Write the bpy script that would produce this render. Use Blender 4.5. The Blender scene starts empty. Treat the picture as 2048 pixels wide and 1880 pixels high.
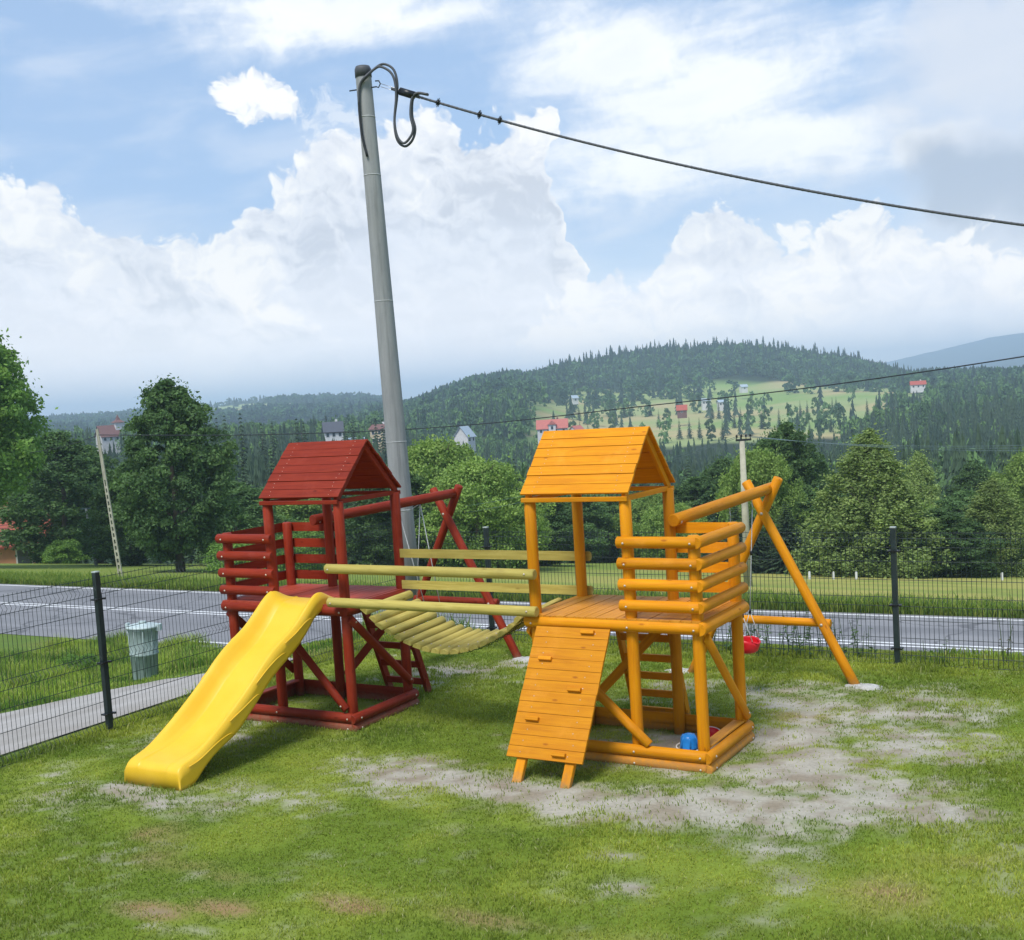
import bpy, math, random
import numpy as np
from mathutils import Vector, Matrix
sc = bpy.context.scene
rad = math.radians
# ------------------------------------------------------------------ camera
CAM = Vector((3.6854, -9.0580, 3.1422))
PITCH, ROLL, YAW, FPX = 0.0834, -0.0620, -0.5349, 2368.2
fw = Vector((math.sin(YAW)*math.cos(PITCH), math.cos(YAW)*math.cos(PITCH), -math.sin(PITCH)))
r0 = Vector((math.cos(YAW), -math.sin(YAW), 0)); u0 = r0.cross(fw)
rt = r0*math.cos(ROLL) + u0*math.sin(ROLL); up = -r0*math.sin(ROLL) + u0*math.cos(ROLL)
cd = bpy.data.cameras.new("camera"); cam = bpy.data.objects.new("camera", cd); sc.collection.objects.link(cam)
M = Matrix(((rt.x, up.x, -fw.x, CAM.x), (rt.y, up.y, -fw.y, CAM.y), (rt.z, up.z, -fw.z, CAM.z), (0, 0, 0, 1)))
cam.matrix_world = M
cd.sensor_width = 36; cd.lens = FPX/2048*36; cd.shift_x = -6.6/2048; cd.shift_y = 63.7/2048
cd.clip_start = 0.1; cd.clip_end = 30000
sc.camera = cam
sc.render.resolution_x, sc.render.resolution_y = 1024, 940
# ------------------------------------------------------------------ sun, sky, exposure
SUN_EL, SUN_AZ = rad(58), rad(178)        # azimuth from +Y towards +X
sd = Vector((math.sin(SUN_AZ)*math.cos(SUN_EL), math.cos(SUN_AZ)*math.cos(SUN_EL), math.sin(SUN_EL)))
sl = bpy.data.lights.new("sun", 'SUN'); sl.energy = 2.5; sl.angle = rad(19); sl.color = (1, .965, .9)
sun = bpy.data.objects.new("sun", sl); sc.collection.objects.link(sun); sun.location = (0, 0, 40)
sun.rotation_euler = sd.to_track_quat('Z', 'Y').to_euler()
sc.view_settings.view_transform = 'Standard'; sc.view_settings.look = 'None'
sc.view_settings.exposure = 0.64; sc.view_settings.gamma = 1
sc.cycles.use_denoising = True
sc.cycles.max_bounces = 6; sc.cycles.diffuse_bounces = 3; sc.cycles.transparent_max_bounces = 6
sc.cycles.volume_bounces = 1

class NT:
    """tiny helper for building node trees"""
    def __init__(s, tree): s.t = tree; tree.nodes.clear()
    def n(s, typ, **kw):
        nd = s.t.nodes.new(typ)
        ins = kw.pop('ins', {})
        for k, v in kw.items(): setattr(nd, k, v)
        for k, v in ins.items():
            sk = nd.inputs[k]
            if isinstance(v, bpy.types.NodeSocket): s.t.links.new(v, sk)
            else: sk.default_value = v
        return nd
    def m(s, op, a, b=0.0, c=0.0, clamp=False):
        nd = s.t.nodes.new('ShaderNodeMath'); nd.operation = op; nd.use_clamp = clamp
        for i, v in enumerate((a, b, c)):
            if isinstance(v, bpy.types.NodeSocket): s.t.links.new(v, nd.inputs[i])
            else: nd.inputs[i].default_value = v
        return nd.outputs[0]
    def vm(s, op, a, b=(0, 0, 0)):
        nd = s.t.nodes.new('ShaderNodeVectorMath'); nd.operation = op
        for i, v in enumerate((a, b)):
            if isinstance(v, bpy.types.NodeSocket): s.t.links.new(v, nd.inputs[i])
            else: nd.inputs[i].default_value = v
        return nd
    def mix(s, f, a, b, blend='MIX'):
        nd = s.t.nodes.new('ShaderNodeMix'); nd.data_type = 'RGBA'; nd.blend_type = blend; nd.clamp_factor = True
        for k, v in ((0, f), (6, a), (7, b)):
            if isinstance(v, bpy.types.NodeSocket): s.t.links.new(v, nd.inputs[k])
            elif k == 0: nd.inputs[0].default_value = v
            else: nd.inputs[k].default_value = (*v[:3], 1)
        return nd.outputs[2]
    def ss(s, x, a, b):       # smoothstep a..b
        nd = s.t.nodes.new('ShaderNodeMapRange'); nd.interpolation_type = 'SMOOTHSTEP'
        s.t.links.new(x, nd.inputs[0]); nd.inputs[1].default_value = a; nd.inputs[2].default_value = b
        return nd.outputs[0]
    def noise(s, vec, scale, detail=4, rough=.55, dist=0.0, lac=2.0):
        nd = s.n('ShaderNodeTexNoise', ins={'Scale': scale, 'Detail': detail, 'Roughness': rough, 'Distortion': dist, 'Lacunarity': lac})
        if vec is not None: s.t.links.new(vec, nd.inputs['Vector'])
        return nd.outputs['Fac']
    def curve(s, x, pts, x0, x1, y0, y1):
        """piecewise curve y(x) through pts, returns y in real units"""
        nd = s.t.nodes.new('ShaderNodeFloatCurve'); c = nd.mapping.curves[0]
        nd.mapping.use_clip = True
        P = [((a-x0)/(x1-x0), (b-y0)/(y1-y0)) for a, b in pts]
        while len(c.points) < len(P): c.points.new(.5, .5)
        for q, (a, b) in zip(c.points, sorted(P)): q.location = (a, b); q.handle_type = 'AUTO_CLAMPED'
        nd.mapping.update()
        xn = s.m('DIVIDE', s.m('SUBTRACT', x, x0), x1-x0, clamp=True)
        s.t.links.new(xn, nd.inputs['Value'])
        return s.m('MULTIPLY_ADD', nd.outputs[0], y1-y0, y0)

def azel(u, v):
    """direction of a sky feature, azimuth and elevation in degrees"""
    d = fw*FPX + rt*(u-1030.6) - up*(v-1003.7); d.normalize()
    return math.degrees(math.atan2(d.x, d.y)), math.degrees(math.asin(d.z))

w = bpy.data.worlds.new("World"); sc.world = w; w.use_nodes = True
S = NT(w.node_tree)
tc = S.n('ShaderNodeTexCoord').outputs['Generated']
dirn = S.vm('NORMALIZE', tc).outputs[0]
sep = S.n('ShaderNodeSeparateXYZ', ins={0: dirn})
az = S.m('MULTIPLY', S.m('ARCTAN2', sep.outputs[0], sep.outputs[1]), 180/math.pi)
el = S.m('MULTIPLY', S.m('ARCSINE', sep.outputs[2]), 180/math.pi)
sky = S.n('ShaderNodeTexSky', sky_type='NISHITA', sun_disc=False, sun_elevation=SUN_EL, sun_rotation=SUN_AZ,
          altitude=600, air_density=1.0, dust_density=.6, ozone_density=1.2)
ae = S.n('ShaderNodeCombineXYZ', ins={0: az, 1: el, 2: 0.0}).outputs[0]
def scaled(v, x, y, z=1): return S.vm('MULTIPLY', v, (x, y, z)).outputs[0]
def n2(vec, scale, detail=4, rough=.55, dist=0.0):
    nd = S.n('ShaderNodeTexNoise', noise_dimensions='2D', ins={'Vector': vec, 'Scale': scale, 'Detail': detail, 'Roughness': rough, 'Distortion': dist}); return nd.outputs['Fac']
fb_big = n2(scaled(ae, .10, .13), 1.0, 2, .5)
warpn = S.n('ShaderNodeTexNoise', noise_dimensions='2D', ins={'Vector': ae, 'Scale': .42, 'Detail': 3.0, 'Roughness': .5}).outputs['Color']
wv = S.vm('SUBTRACT', warpn, (.5, .5, .5)).outputs[0]
wae = S.vm('ADD', ae, S.vm('MULTIPLY', wv, (2.6, 2.0, 0)).outputs[0]).outputs[0]       # warped sky coordinates
def puff(vec):
    vor = S.n('ShaderNodeTexVoronoi', voronoi_dimensions='2D', feature='F1', ins={'Vector': vec, 'Scale': 1.0, 'Detail': 3.0, 'Roughness': .58, 'Lacunarity': 2.2})
    return vor.outputs['Distance']
pv = scaled(wae, .36, .44)
pf_a = puff(pv); pf_b = puff(S.vm('ADD', pv, (-.09, -.17, 0)).outputs[0])
fine = n2(wae, 1.5, 6, .65)
midn = n2(wae, .22, 4, .5)
base = S.mix(1.0, sky.outputs[0], (0.112, 0.112, 0.112), 'MULTIPLY')
base = S.mix(.62, base, (.42, .60, .90))
veil = S.m('MULTIPLY', S.ss(S.m('SUBTRACT', el, S.m('MULTIPLY', fb_big, 6)), 9.0, -2.0), .7)
base = S.mix(veil, base, (.76, .80, .88))
def blob(a, e, rx, ry, rot=0):
    v = S.vm('SUBTRACT', wae, (a, e, 0)).outputs[0]
    if rot: v = S.n('ShaderNodeVectorRotate', rotation_type='Z_AXIS', ins={'Vector': v, 'Angle': rad(rot)}).outputs[0]
    v = S.vm('MULTIPLY', v, (1/rx, 1/ry, 0)).outputs[0]
    return S.m('SUBTRACT', 1.0, S.vm('LENGTH', v).outputs['Value'])
def mx(*a):
    r = a[0]
    for b in a[1:]: r = S.m('MAXIMUM', r, b)
    return r
def B(u, v, ru, rv, rot=0):
    a, e = azel(u, v); return blob(a, e, ru/41.3, rv/41.3, rot)
crot = S.n('ShaderNodeVectorRotate', rotation_type='Z_AXIS', ins={'Vector': ae, 'Angle': rad(-7)}).outputs[0]
wisp = n2(scaled(crot, .12, .42), 1.0, 6, .56, .25)
ci = mx(B(1430, 195, 430, 200, -6), B(1580, 270, 300, 120, 8), B(1250, 120, 420, 130, 10), B(700, 30, 560, 75, 4), B(560, 55, 210, 80, -20), B(1250, 340, 420, 100), B(1850, 290, 150, 50, -14))
ci = S.m('ADD', S.m('MULTIPLY', ci, 1.05), S.m('ADD', S.m('MULTIPLY', S.m('SUBTRACT', wisp, .5), 1.7), S.m('MULTIPLY', S.m('SUBTRACT', fine, .5), .35)))
cia = S.m('MULTIPLY', S.ss(ci, -.25, .85), .93)
base = S.mix(cia, base, S.mix(S.ss(ci, .15, .95), (.72, .785, .90), (1.03, 1.03, 1.01)))
st = S.m('MULTIPLY', S.ss(wisp, .42, .8), .45)
base = S.mix(st, base, (.76, .81, .90))
gb = S.m('ADD', mx(B(2010, 330, 260, 180, 10), B(2010, 120, 190, 200)), S.m('MULTIPLY', S.m('SUBTRACT', midn, .5), 1.0))
gdark = S.m('ADD', B(1980, 360, 260, 110, 8), S.m('MULTIPLY', S.m('SUBTRACT', midn, .5), .8))
base = S.mix(S.m('MULTIPLY', S.ss(gb, -.2, .6), .85), base, S.mix(S.ss(gdark, -.1, .7), (.72, .75, .82), (.46, .51, .60)))
relief = S.m('SUBTRACT', pf_b, pf_a)                   # lit from above: positive on the upper sides of the puffs
sepw = S.n('ShaderNodeSeparateXYZ', ins={0: wae}); azw, elw = sepw.outputs[0], sepw.outputs[1]
def bank(col, pts, nz, edge=.42, deep=4.0, lo=(.64, .67, .735), mid=(.81, .83, .88), hi=(1.0, .985, .95), body=0.0, sh=0.0):
    P = sorted(azel(u, v) for u, v in pts)
    top = S.curve(azw, P, -60, 0, -10, 30)
    t = S.m('ADD', S.m('SUBTRACT', top, elw), S.m('MULTIPLY', S.m('SUBTRACT', .42, pf_a), nz))
    t = S.m('ADD', t, S.m('MULTIPLY', S.m('SUBTRACT', fine, .5), .7))
    a = S.ss(t, -edge*.4, edge)
    lit = S.m('ADD', S.m('ADD', S.m('MULTIPLY', S.ss(t, deep, 0.0), .78), S.m('MULTIPLY', relief, 1.3)), S.m('MULTIPLY', S.m('SUBTRACT', midn, .5), 2.6))
    lit = S.m('ADD', lit, body)
    c = S.mix(S.ss(lit, -.45, .45), lo, mid)
    c = S.mix(S.ss(lit, .25, 1.25), c, hi)
    c = S.mix(S.m('MULTIPLY', S.ss(t, deep*.7, deep*1.5), .65), c, (.84, .87, .94))
    return S.mix(a, col, c)
base = bank(base, [(-200, 900), (380, 640), (420, 480), (480, 380), (560, 295), (640, 268), (700, 235), (780, 180), (860, 195), (930, 225), (1000, 205), (1060, 190), (1095, 230), (1120, 330), (1140, 450), (1170, 560), (1240, 700), (1500, 900), (2300, 1000)], 1.6, deep=4.5, body=-.06, lo=(.62, .65, .72))
base = bank(base, [(-200, 900), (960, 800), (1060, 620), (1110, 570), (1170, 520), (1230, 505), (1290, 520), (1340, 470), (1390, 400), (1450, 365), (1520, 410), (1580, 445), (1630, 430),
                   (1680, 395), (1740, 395), (1800, 425), (1900, 430), (2048, 450), (2300, 440)], 1.6, deep=5.5, body=.18, lo=(.66, .69, .77))
base = bank(base, [(-300, 300), (0, 330), (90, 350), (200, 420), (300, 445), (420, 455), (500, 520), (560, 580), (640, 640), (700, 710), (760, 800), (900, 950), (2300, 1100)], 1.3, deep=3.2, body=.05)
wae_keep = wae; wae = S.vm('ADD', ae, S.vm('MULTIPLY', wv, (.9, .7, 0)).outputs[0]).outputs[0]
pf = S.m('ADD', S.m('MULTIPLY', mx(B(500, 195, 92, 62), B(560, 208, 62, 42), B(475, 190, 62, 56), B(520, 175, 60, 44)), 3.4), S.m('ADD', S.m('MULTIPLY', S.m('SUBTRACT', fine, .5), 1.6), S.m('MULTIPLY', S.m('SUBTRACT', .42, pf_a), 1.4)))
base = S.mix(S.ss(pf, .2, .75), base, S.mix(S.ss(S.m('ADD', pf, S.m('MULTIPLY', relief, 2)), .2, 1.5), (.74, .78, .86), (1.0, 1.0, .98)))
wae = wae_keep
pf2 = S.m('ADD', B(670, 240, 100, 50), S.m('MULTIPLY', S.m('SUBTRACT', fine, .5), 2.4))
base = S.mix(S.m('MULTIPLY', S.ss(pf2, .2, .9), .6), base, (.85, .88, .93))
stn = n2(scaled(ae, .07, .5), 1.0, 4, .6)
low = S.m('MULTIPLY', S.ss(S.m('ADD', el, S.m('MULTIPLY', stn, 6)), 9.5, 2.8), .92)
base = S.mix(low, base, S.mix(S.ss(S.m('ADD', stn, S.m('MULTIPLY', S.m('SUBTRACT', midn, .5), .5)), .3, .7), (1.03, 1.05, 1.11), (1.20, 1.18, 1.17)))
base = S.mix(1.0, base, S.mix(S.ss(el, 9.0, .5), (1, 1, 1), (1.58, 1.42, 1.25)), 'MULTIPLY')
base = S.mix(S.ss(el, -1.0, -3.0), base, (.25, .3, .3))
bg = S.n('ShaderNodeBackground', ins={'Color': base, 'Strength': 0.76})
S.n('ShaderNodeOutputWorld', ins={'Surface': bg.outputs[0]})
w.cycles.sampling_method = 'MANUAL'; w.cycles.sample_map_resolution = 512

# ------------------------------------------------------------------ helpers
C = sc.collection
def tag(o, label=None, cat=None, group=None, kind=None):
    if label: o['label'] = label
    if cat: o['category'] = cat
    if group: o['group'] = group
    if kind: o['kind'] = kind
    return o
def thing(name, label, cat, loc=(0, 0, 0), group=None):
    o = bpy.data.objects.new(name, None); o.empty_display_size = .2; C.objects.link(o); o.location = loc
    return tag(o, label, cat, group)
def mat(name, build):
    m = bpy.data.materials.new(name); m.use_nodes = True
    build(NT(m.node_tree)); return m
def out(N, sh, disp=None):
    o = N.n('ShaderNodeOutputMaterial', ins={'Surface': sh}); return o
def mesh_np(name, V, F, material, parent=None, smooth=False, attrs=None, loc=None, matrix=None):
    """V (n,3); F list of index arrays (all faces tri or quad, mixed allowed as list)"""
    me = bpy.data.meshes.new(name)
    V = np.asarray(V, np.float32)
    if isinstance(F, np.ndarray):
        k = F.shape[1]; nf = len(F); loops = F.reshape(-1).astype(np.int32)
        starts = np.arange(0, nf*k, k, dtype=np.int32)
    else:
        loops = np.concatenate([np.asarray(f, np.int32) for f in F]); nf = len(F)
        ln = np.array([len(f) for f in F]); starts = np.concatenate([[0], np.cumsum(ln)[:-1]]).astype(np.int32)
    me.vertices.add(len(V)); me.vertices.foreach_set('co', V.reshape(-1))
    me.loops.add(len(loops)); me.loops.foreach_set('vertex_index', loops)
    me.polygons.add(nf); me.polygons.foreach_set('loop_start', starts)
    if isinstance(smooth, (list, np.ndarray)): me.polygons.foreach_set('use_smooth', np.asarray(smooth, bool))
    elif smooth: me.polygons.foreach_set('use_smooth', np.ones(nf, bool))
    else: me.polygons.foreach_set('use_smooth', np.zeros(nf, bool))
    me.update(calc_edges=True); me.validate()
    for k, a in (attrs or {}).items():
        a = np.asarray(a, np.float32)
        if a.ndim == 1:
            at = me.attributes.new(k, 'FLOAT', 'POINT'); at.data.foreach_set('value', a)
        else:
            at = me.attributes.new(k, 'FLOAT_COLOR', 'POINT')
            at.data.foreach_set('color', np.concatenate([a, np.ones((len(a), 1), np.float32)], 1).reshape(-1).astype(np.float32))
    if material is not None: me.materials.append(material)
    o = bpy.data.objects.new(name, me); C.objects.link(o)
    if parent: o.parent = parent
    if matrix is not None: o.matrix_basis = matrix
    elif loc is not None: o.location = loc
    return o
class MB:
    def __init__(s): s.v = []; s.f = []; s.sm = []; s.mi = []; s.cur = 0
    def add(s, V, F, smooth=False):
        b = len(s.v); s.v += [tuple(p) for p in V]; s.f += [[b+i for i in f] for f in F]
        s.sm += (list(smooth) if isinstance(smooth, (list, tuple)) else [smooth]*len(F)); s.mi += [s.cur]*len(F); return s
    def box(s, a, b, R=None):
        (x0, y0, z0), (x1, y1, z1) = a, b
        V = [Vector(p) for p in ((x0, y0, z0), (x1, y0, z0), (x1, y1, z0), (x0, y1, z0), (x0, y0, z1), (x1, y0, z1), (x1, y1, z1), (x0, y1, z1))]
        if R is not None: V = [R @ p for p in V]
        return s.add(V, [(0, 3, 2, 1), (4, 5, 6, 7), (0, 1, 5, 4), (1, 2, 6, 5), (2, 3, 7, 6), (3, 0, 4, 7)])
    def bar(s, p, q, w, h, side=None):
        """rectangular bar from p to q; w along 'side'"""
        p, q = Vector(p), Vector(q); d = (q-p).normalized()
        sd_ = Vector(side) if side else (d.cross(Vector((0, 0, 1))) if abs(d.z) < .95 else Vector((1, 0, 0)))
        sd_ = (sd_-d*sd_.dot(d)).normalized(); n = d.cross(sd_)
        V = [e+sd_*a*w/2+n*b*h/2 for e in (p, q) for a, b in ((-1, -1), (1, -1), (1, 1), (-1, 1))]
        return s.add(V, [(3, 2, 1, 0), (4, 5, 6, 7), (0, 1, 5, 4), (1, 2, 6, 5), (2, 3, 7, 6), (3, 0, 4, 7)])
    def tube(s, pts, r, n=8, cap=True):
        pts = [Vector(p) for p in pts]; rr = r if isinstance(r, (list, tuple)) else [r]*len(pts)
        V = []; F = []; prev = None
        for i, p in enumerate(pts):
            d = (pts[min(i+1, len(pts)-1)]-pts[max(i-1, 0)]).normalized()
            a = prev if prev is not None else (Vector((0, 0, 1)) if abs(d.z) < .9 else Vector((1, 0, 0)))
            a = (a-d*a.dot(d)).normalized(); prev = a; b = d.cross(a)
            V += [p+(a*math.cos(2*math.pi*k/n)+b*math.sin(2*math.pi*k/n))*rr[i] for k in range(n)]
        sm = []
        for i in range(len(pts)-1):
            for k in range(n):
                k2 = (k+1) % n; F.append((i*n+k, i*n+k2, (i+1)*n+k2, (i+1)*n+k)); sm.append(n > 4)
        if cap:
            F.append(tuple(range(n-1, -1, -1))); F.append(tuple((len(pts)-1)*n+k for k in range(n))); sm += [False, False]
        return s.add(V, F, sm)
    def lathe(s, prof, n=24, c=(0, 0, 0)):
        V = []; F = []
        for r, z in prof: V += [(c[0]+r*math.cos(2*math.pi*k/n), c[1]+r*math.sin(2*math.pi*k/n), c[2]+z) for k in range(n)]
        for i in range(len(prof)-1):
            for k in range(n):
                k2 = (k+1) % n; F.append((i*n+k, i*n+k2, (i+1)*n+k2, (i+1)*n+k))
        sm = [True]*len(F)
        if prof[0][0] > 1e-4: F.append(tuple(range(n-1, -1, -1))); sm.append(False)
        if prof[-1][0] > 1e-4: F.append(tuple((len(prof)-1)*n+k for k in range(n))); sm.append(False)
        return s.add(V, F, sm)
    def obj(s, name, material, parent=None, matrix=None, loc=None, attrs=None):
        ms = material if isinstance(material, tuple) else (material,)
        o = mesh_np(name, s.v, s.f, ms[0], parent, smooth=s.sm, matrix=matrix, loc=loc, attrs=attrs)
        for x in ms[1:]: o.data.materials.append(x)
        if len(ms) > 1: o.data.polygons.foreach_set('material_index', np.array(s.mi, np.int32))
        return o
def frame(p, q, ref=None):
    """matrix with local z along p->q; local x as near as possible to ref"""
    p, q = Vector(p), Vector(q); z = (q-p).normalized()
    r = Vector(ref) if ref else (Vector((0, 0, 1)) if abs(z.z) < .9 else Vector((1, 0, 0)))
    x = (r-z*r.dot(z)).normalized(); y = z.cross(x)
    return Matrix(((x.x, y.x, z.x, p.x), (x.y, y.y, z.y, p.y), (x.z, y.z, z.z, p.z), (0, 0, 0, 1)))
def rel(parent, m):
    return Matrix.Translation(-parent.location) @ m if parent else m
R_ = random.Random(4)
def log(name, p, q, r, material, parent, half=None, n=20, ch=.008):
    """a turned log; half = direction in which the round side bulges (flat side on the p-q line)"""
    L = (Vector(q)-Vector(p)).length
    if half is not None: ch = min(ch, .004)
    V = []; F = []; sm = []
    rings = ((0, r-ch), (ch, r)) + tuple((L*k/6, r*(1+R_.uniform(-.012, .012))) for k in range(1, 6)) + ((L-ch, r), (L, r-ch))
    if half is None:
        ang = [2*math.pi*k/n for k in range(n)]
    else:
        ang = [-math.pi/2+math.pi*k/(n-1) for k in range(n)]
    for z, rr in rings: V += [(rr*math.cos(a), rr*math.sin(a), z) for a in ang]
    for i in range(len(rings)-1):
        for k in range(n if half is None else n-1):
            k2 = (k+1) % n; F.append((i*n+k, i*n+k2, (i+1)*n+k2, (i+1)*n+k)); sm.append(0 < i < len(rings)-2)
        if half is not None: F.append((i*n+n-1, i*n, (i+1)*n, (i+1)*n+n-1)); sm.append(False)
    F.append(tuple(range(n-1, -1, -1))); F.append(tuple((len(rings)-1)*n+k for k in range(n))); sm += [False, False]
    return mesh_np(name, V, F, material, parent, smooth=sm, matrix=rel(parent, frame(p, q, half)))
def board(name, p, q, wd, th, material, parent, side=None, bev=.004):
    """sawn board: local z along its length, bevelled edges"""
    L = (Vector(q)-Vector(p)).length; a, b = wd/2, th/2; e = bev
    sec = [(-a+e, -b), (a-e, -b), (a, -b+e), (a, b-e), (a-e, b), (-a+e, b), (-a, b-e), (-a, -b+e)]
    V = [(x, y, z) for z in (0, L) for x, y in sec]
    F = [(k, (k+1) % 8, 8+(k+1) % 8, 8+k) for k in range(8)]+[tuple(range(7, -1, -1)), tuple(range(8, 16))]
    return mesh_np(name, V, F, material, parent, matrix=rel(parent, frame(p, q, side)))
def smoothvar(): return R_.random()

# ------------------------------------------------------------------ materials
def paint_wood(col, col2, dark, rough=.5, grain=.5, spec=.35):
    def b(N):
        tcn = N.n('ShaderNodeTexCoord'); oi = N.n('ShaderNodeObjectInfo').outputs['Random']
        v = N.vm('ADD', tcn.outputs['Object'], N.n('ShaderNodeCombineXYZ', ins={0: N.m('MULTIPLY', oi, 37), 1: N.m('MULTIPLY', oi, 91), 2: N.m('MULTIPLY', oi, 53)}).outputs[0]).outputs[0]
        g1 = N.noise(N.vm('MULTIPLY', v, (38, 38, 2.2)).outputs[0], 1, 5, .6, .8)
        g2 = N.noise(N.vm('MULTIPLY', v, (7, 7, 1.1)).outputs[0], 1, 3, .5, 1.5)
        blot = N.noise(v, 5, 3, .6)
        kn = N.n('ShaderNodeTexVoronoi', ins={'Vector': N.vm('MULTIPLY', v, (9, 9, 3.4)).outputs[0], 'Scale': 1.0}).outputs['Distance']
        c = N.mix(N.m('MULTIPLY', N.ss(g1, .35, .7), min(1, grain*1.5)), col, col2)
        c = N.mix(N.m('MULTIPLY', N.ss(g2, .5, .85), grain*.7), c, dark)
        c = N.mix(N.m('MULTIPLY', N.ss(kn, .13, .04), .75), c, dark)
        c = N.mix(N.m('MULTIPLY', N.ss(blot, .45, .8), .3), c, col2)
        gp = N.n('ShaderNodeNewGeometry').outputs['Position']
        wz = N.n('ShaderNodeSeparateXYZ', ins={0: gp}).outputs[2]
        dn = N.noise(gp, 22, 5, .7)
        c = N.mix(N.m('MULTIPLY', N.ss(N.m('ADD', wz, N.m('MULTIPLY', dn, .22)), .23, .10), .55), c, (.20, .15, .09))
        c = N.mix(N.m('MULTIPLY', N.ss(N.noise(gp, 3.3, 6, .7), .52, .75), .28), c, tuple(min(1, x*1.25+.05) for x in col))
        hs = N.n('ShaderNodeHueSaturation', ins={'Color': c, 'Value': N.m('MULTIPLY_ADD', oi, .28, .86)}).outputs[0]
        bp_ = N.n('ShaderNodeBump', ins={'Strength': .6, 'Distance': .004, 'Height': N.m('ADD', g1, N.m('MULTIPLY', g2, .6))}).outputs[0]
        p = N.n('ShaderNodeBsdfPrincipled', ins={'Base Color': hs, 'Roughness': N.m('MULTIPLY_ADD', blot, .25, rough-.1), 'Specular IOR Level': spec, 'Normal': bp_})
        out(N, p.outputs[0])
    return b
ORANGE = mat("orange_stain", paint_wood((.68, .265, .003), (.56, .19, .003), (.30, .07, .003), .55, .5, .18))
ORANGE_DECK = mat("orange_deck_stain", paint_wood((.70, .30, .025), (.60, .23, .015), (.40, .13, .01), .55, .7, .2))
RED = mat("red_stain", paint_wood((.27, .030, .010), (.18, .016, .007), (.085, .007, .004), .55, .5, .16))
RED_DECK = mat("red_deck_stain", paint_wood((.42, .068, .036), (.34, .045, .024), (.16, .016, .01), .55, .7, .2))
PINE = mat("treated_pine", paint_wood((.50, .41, .11), (.39, .31, .07), (.22, .15, .04), .65, .9, .18))
def plain(col, rough=.5, metal=0, var=.15, scale=6, bump=0.0, spec=.4):
    def b(N):
        o = N.n('ShaderNodeTexCoord').outputs['Object']
        n = N.noise(o, scale, 5, .6)
        c = N.mix(N.ss(n, .25, .75), tuple(x*(1-var) for x in col), tuple(min(1, x*(1+var)) for x in col))
        ins = {'Base Color': c, 'Roughness': N.m('MULTIPLY_ADD', n, .2, rough-.1), 'Metallic': metal, 'Specular IOR Level': spec}
        if bump: ins['Normal'] = N.n('ShaderNodeBump', ins={'Strength': bump, 'Distance': .01, 'Height': N.noise(o, scale*8, 4, .6)}).outputs[0]
        out(N, N.n('ShaderNodeBsdfPrincipled', ins=ins).outputs[0])
    return b
def slide_m(N):
    o = N.n('ShaderNodeTexCoord').outputs['Object']
    n = N.noise(o, 3, 5, .6); d = N.noise(o, 14, 6, .7)
    sx = N.n('ShaderNodeSeparateXYZ', ins={0: o}).outputs[2]
    c = N.mix(N.ss(n, .3, .7), (.77, .465, .018), (.81, .505, .03))
    scuff = N.m('MULTIPLY', N.ss(d, .55, .8), .16)
    c = N.mix(scuff, c, (.70, .56, .22))
    low = N.m('MULTIPLY', N.ss(N.m('ADD', sx, N.m('MULTIPLY', d, .06)), .085, .03), .45)
    c = N.mix(low, c, (.30, .21, .07))
    p = N.n('ShaderNodeBsdfPrincipled', ins={'Base Color': c, 'Roughness': N.m('MULTIPLY_ADD', d, .25, .3), 'Specular IOR Level': .45})
    out(N, p.outputs[0])
SLIDE = mat("yellow_plastic", slide_m)
STEEL = mat("galvanised_steel", plain((.55, .55, .55), .35, .9))
BOLT = mat("zinc_bolt", plain((.55, .47, .38), .45, .5))
FENCE = mat("dark_green_coating", plain((.020, .032, .034), .42, 0, .25, 9))
CAPM = mat("pale_cap", plain((.42, .46, .44), .5))
CLAMP = mat("black_clamp", plain((.012, .014, .016), .4))
CABLE = mat("cable_rubber", plain((.075, .08, .09), .6))
WIRE = mat("bare_wire", plain((.10, .15, .17), .5, .3))
WIRE_D = mat("dark_wire", plain((.018, .022, .026), .6))
ROPE = mat("white_rope", plain((.62, .62, .60), .85, 0, .2, 60))
BLUE = mat("blue_plastic", plain((.02, .22, .62), .35, 0, .12, 8))
REDP = mat("red_plastic", plain((.70, .012, .022), .35, 0, .12, 8))
WHITEP = mat("white_plastic", plain((.72, .66, .60), .4, 0, .1, 8))
BIN = mat("grey_bin_plastic", plain((.25, .32, .30), .5, 0, .22, 5))
BIN_L = mat("pale_lid_plastic", plain((.44, .52, .51), .45, 0, .2, 5))
FOOT = mat("footing_concrete", plain((.42, .41, .38), .9, 0, .25, 20, .4))
WHITE_MARK = mat("white_road_paint", plain((.66, .66, .66), .7, 0, .18, 4))
def conc(N):
    o = N.n('ShaderNodeTexCoord').outputs['Object']
    n = N.noise(N.vm('MULTIPLY', o, (5, 5, .8)).outputs[0], 1, 6, .65); f = N.noise(o, 55, 4, .7)
    c = N.mix(N.ss(n, .25, .8), (.24, .25, .255), (.40, .405, .40)); stn_ = N.noise(N.vm('MULTIPLY', o, (9, 9, .35)).outputs[0], 1, 5, .7); c = N.mix(N.m('MULTIPLY', N.ss(stn_, .52, .72), .55), c, (.13, .135, .135)); c = N.mix(N.m('MULTIPLY', N.ss(N.noise(o, 2.6, 6, .75), .62, .78), .5), c, (.42, .42, .40)); c = N.mix(N.m('MULTIPLY', f, .3), c, (.12, .125, .13))
    hh = N.m('ADD', n, N.m('MULTIPLY', f, .6))
    out(N, N.n('ShaderNodeBsdfPrincipled', ins={'Base Color': c, 'Roughness': .85, 'Normal': N.n('ShaderNodeBump', ins={'Strength': .35, 'Distance': .01, 'Height': hh}).outputs[0]}).outputs[0])
CONC = mat("weathered_concrete", conc)
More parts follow.
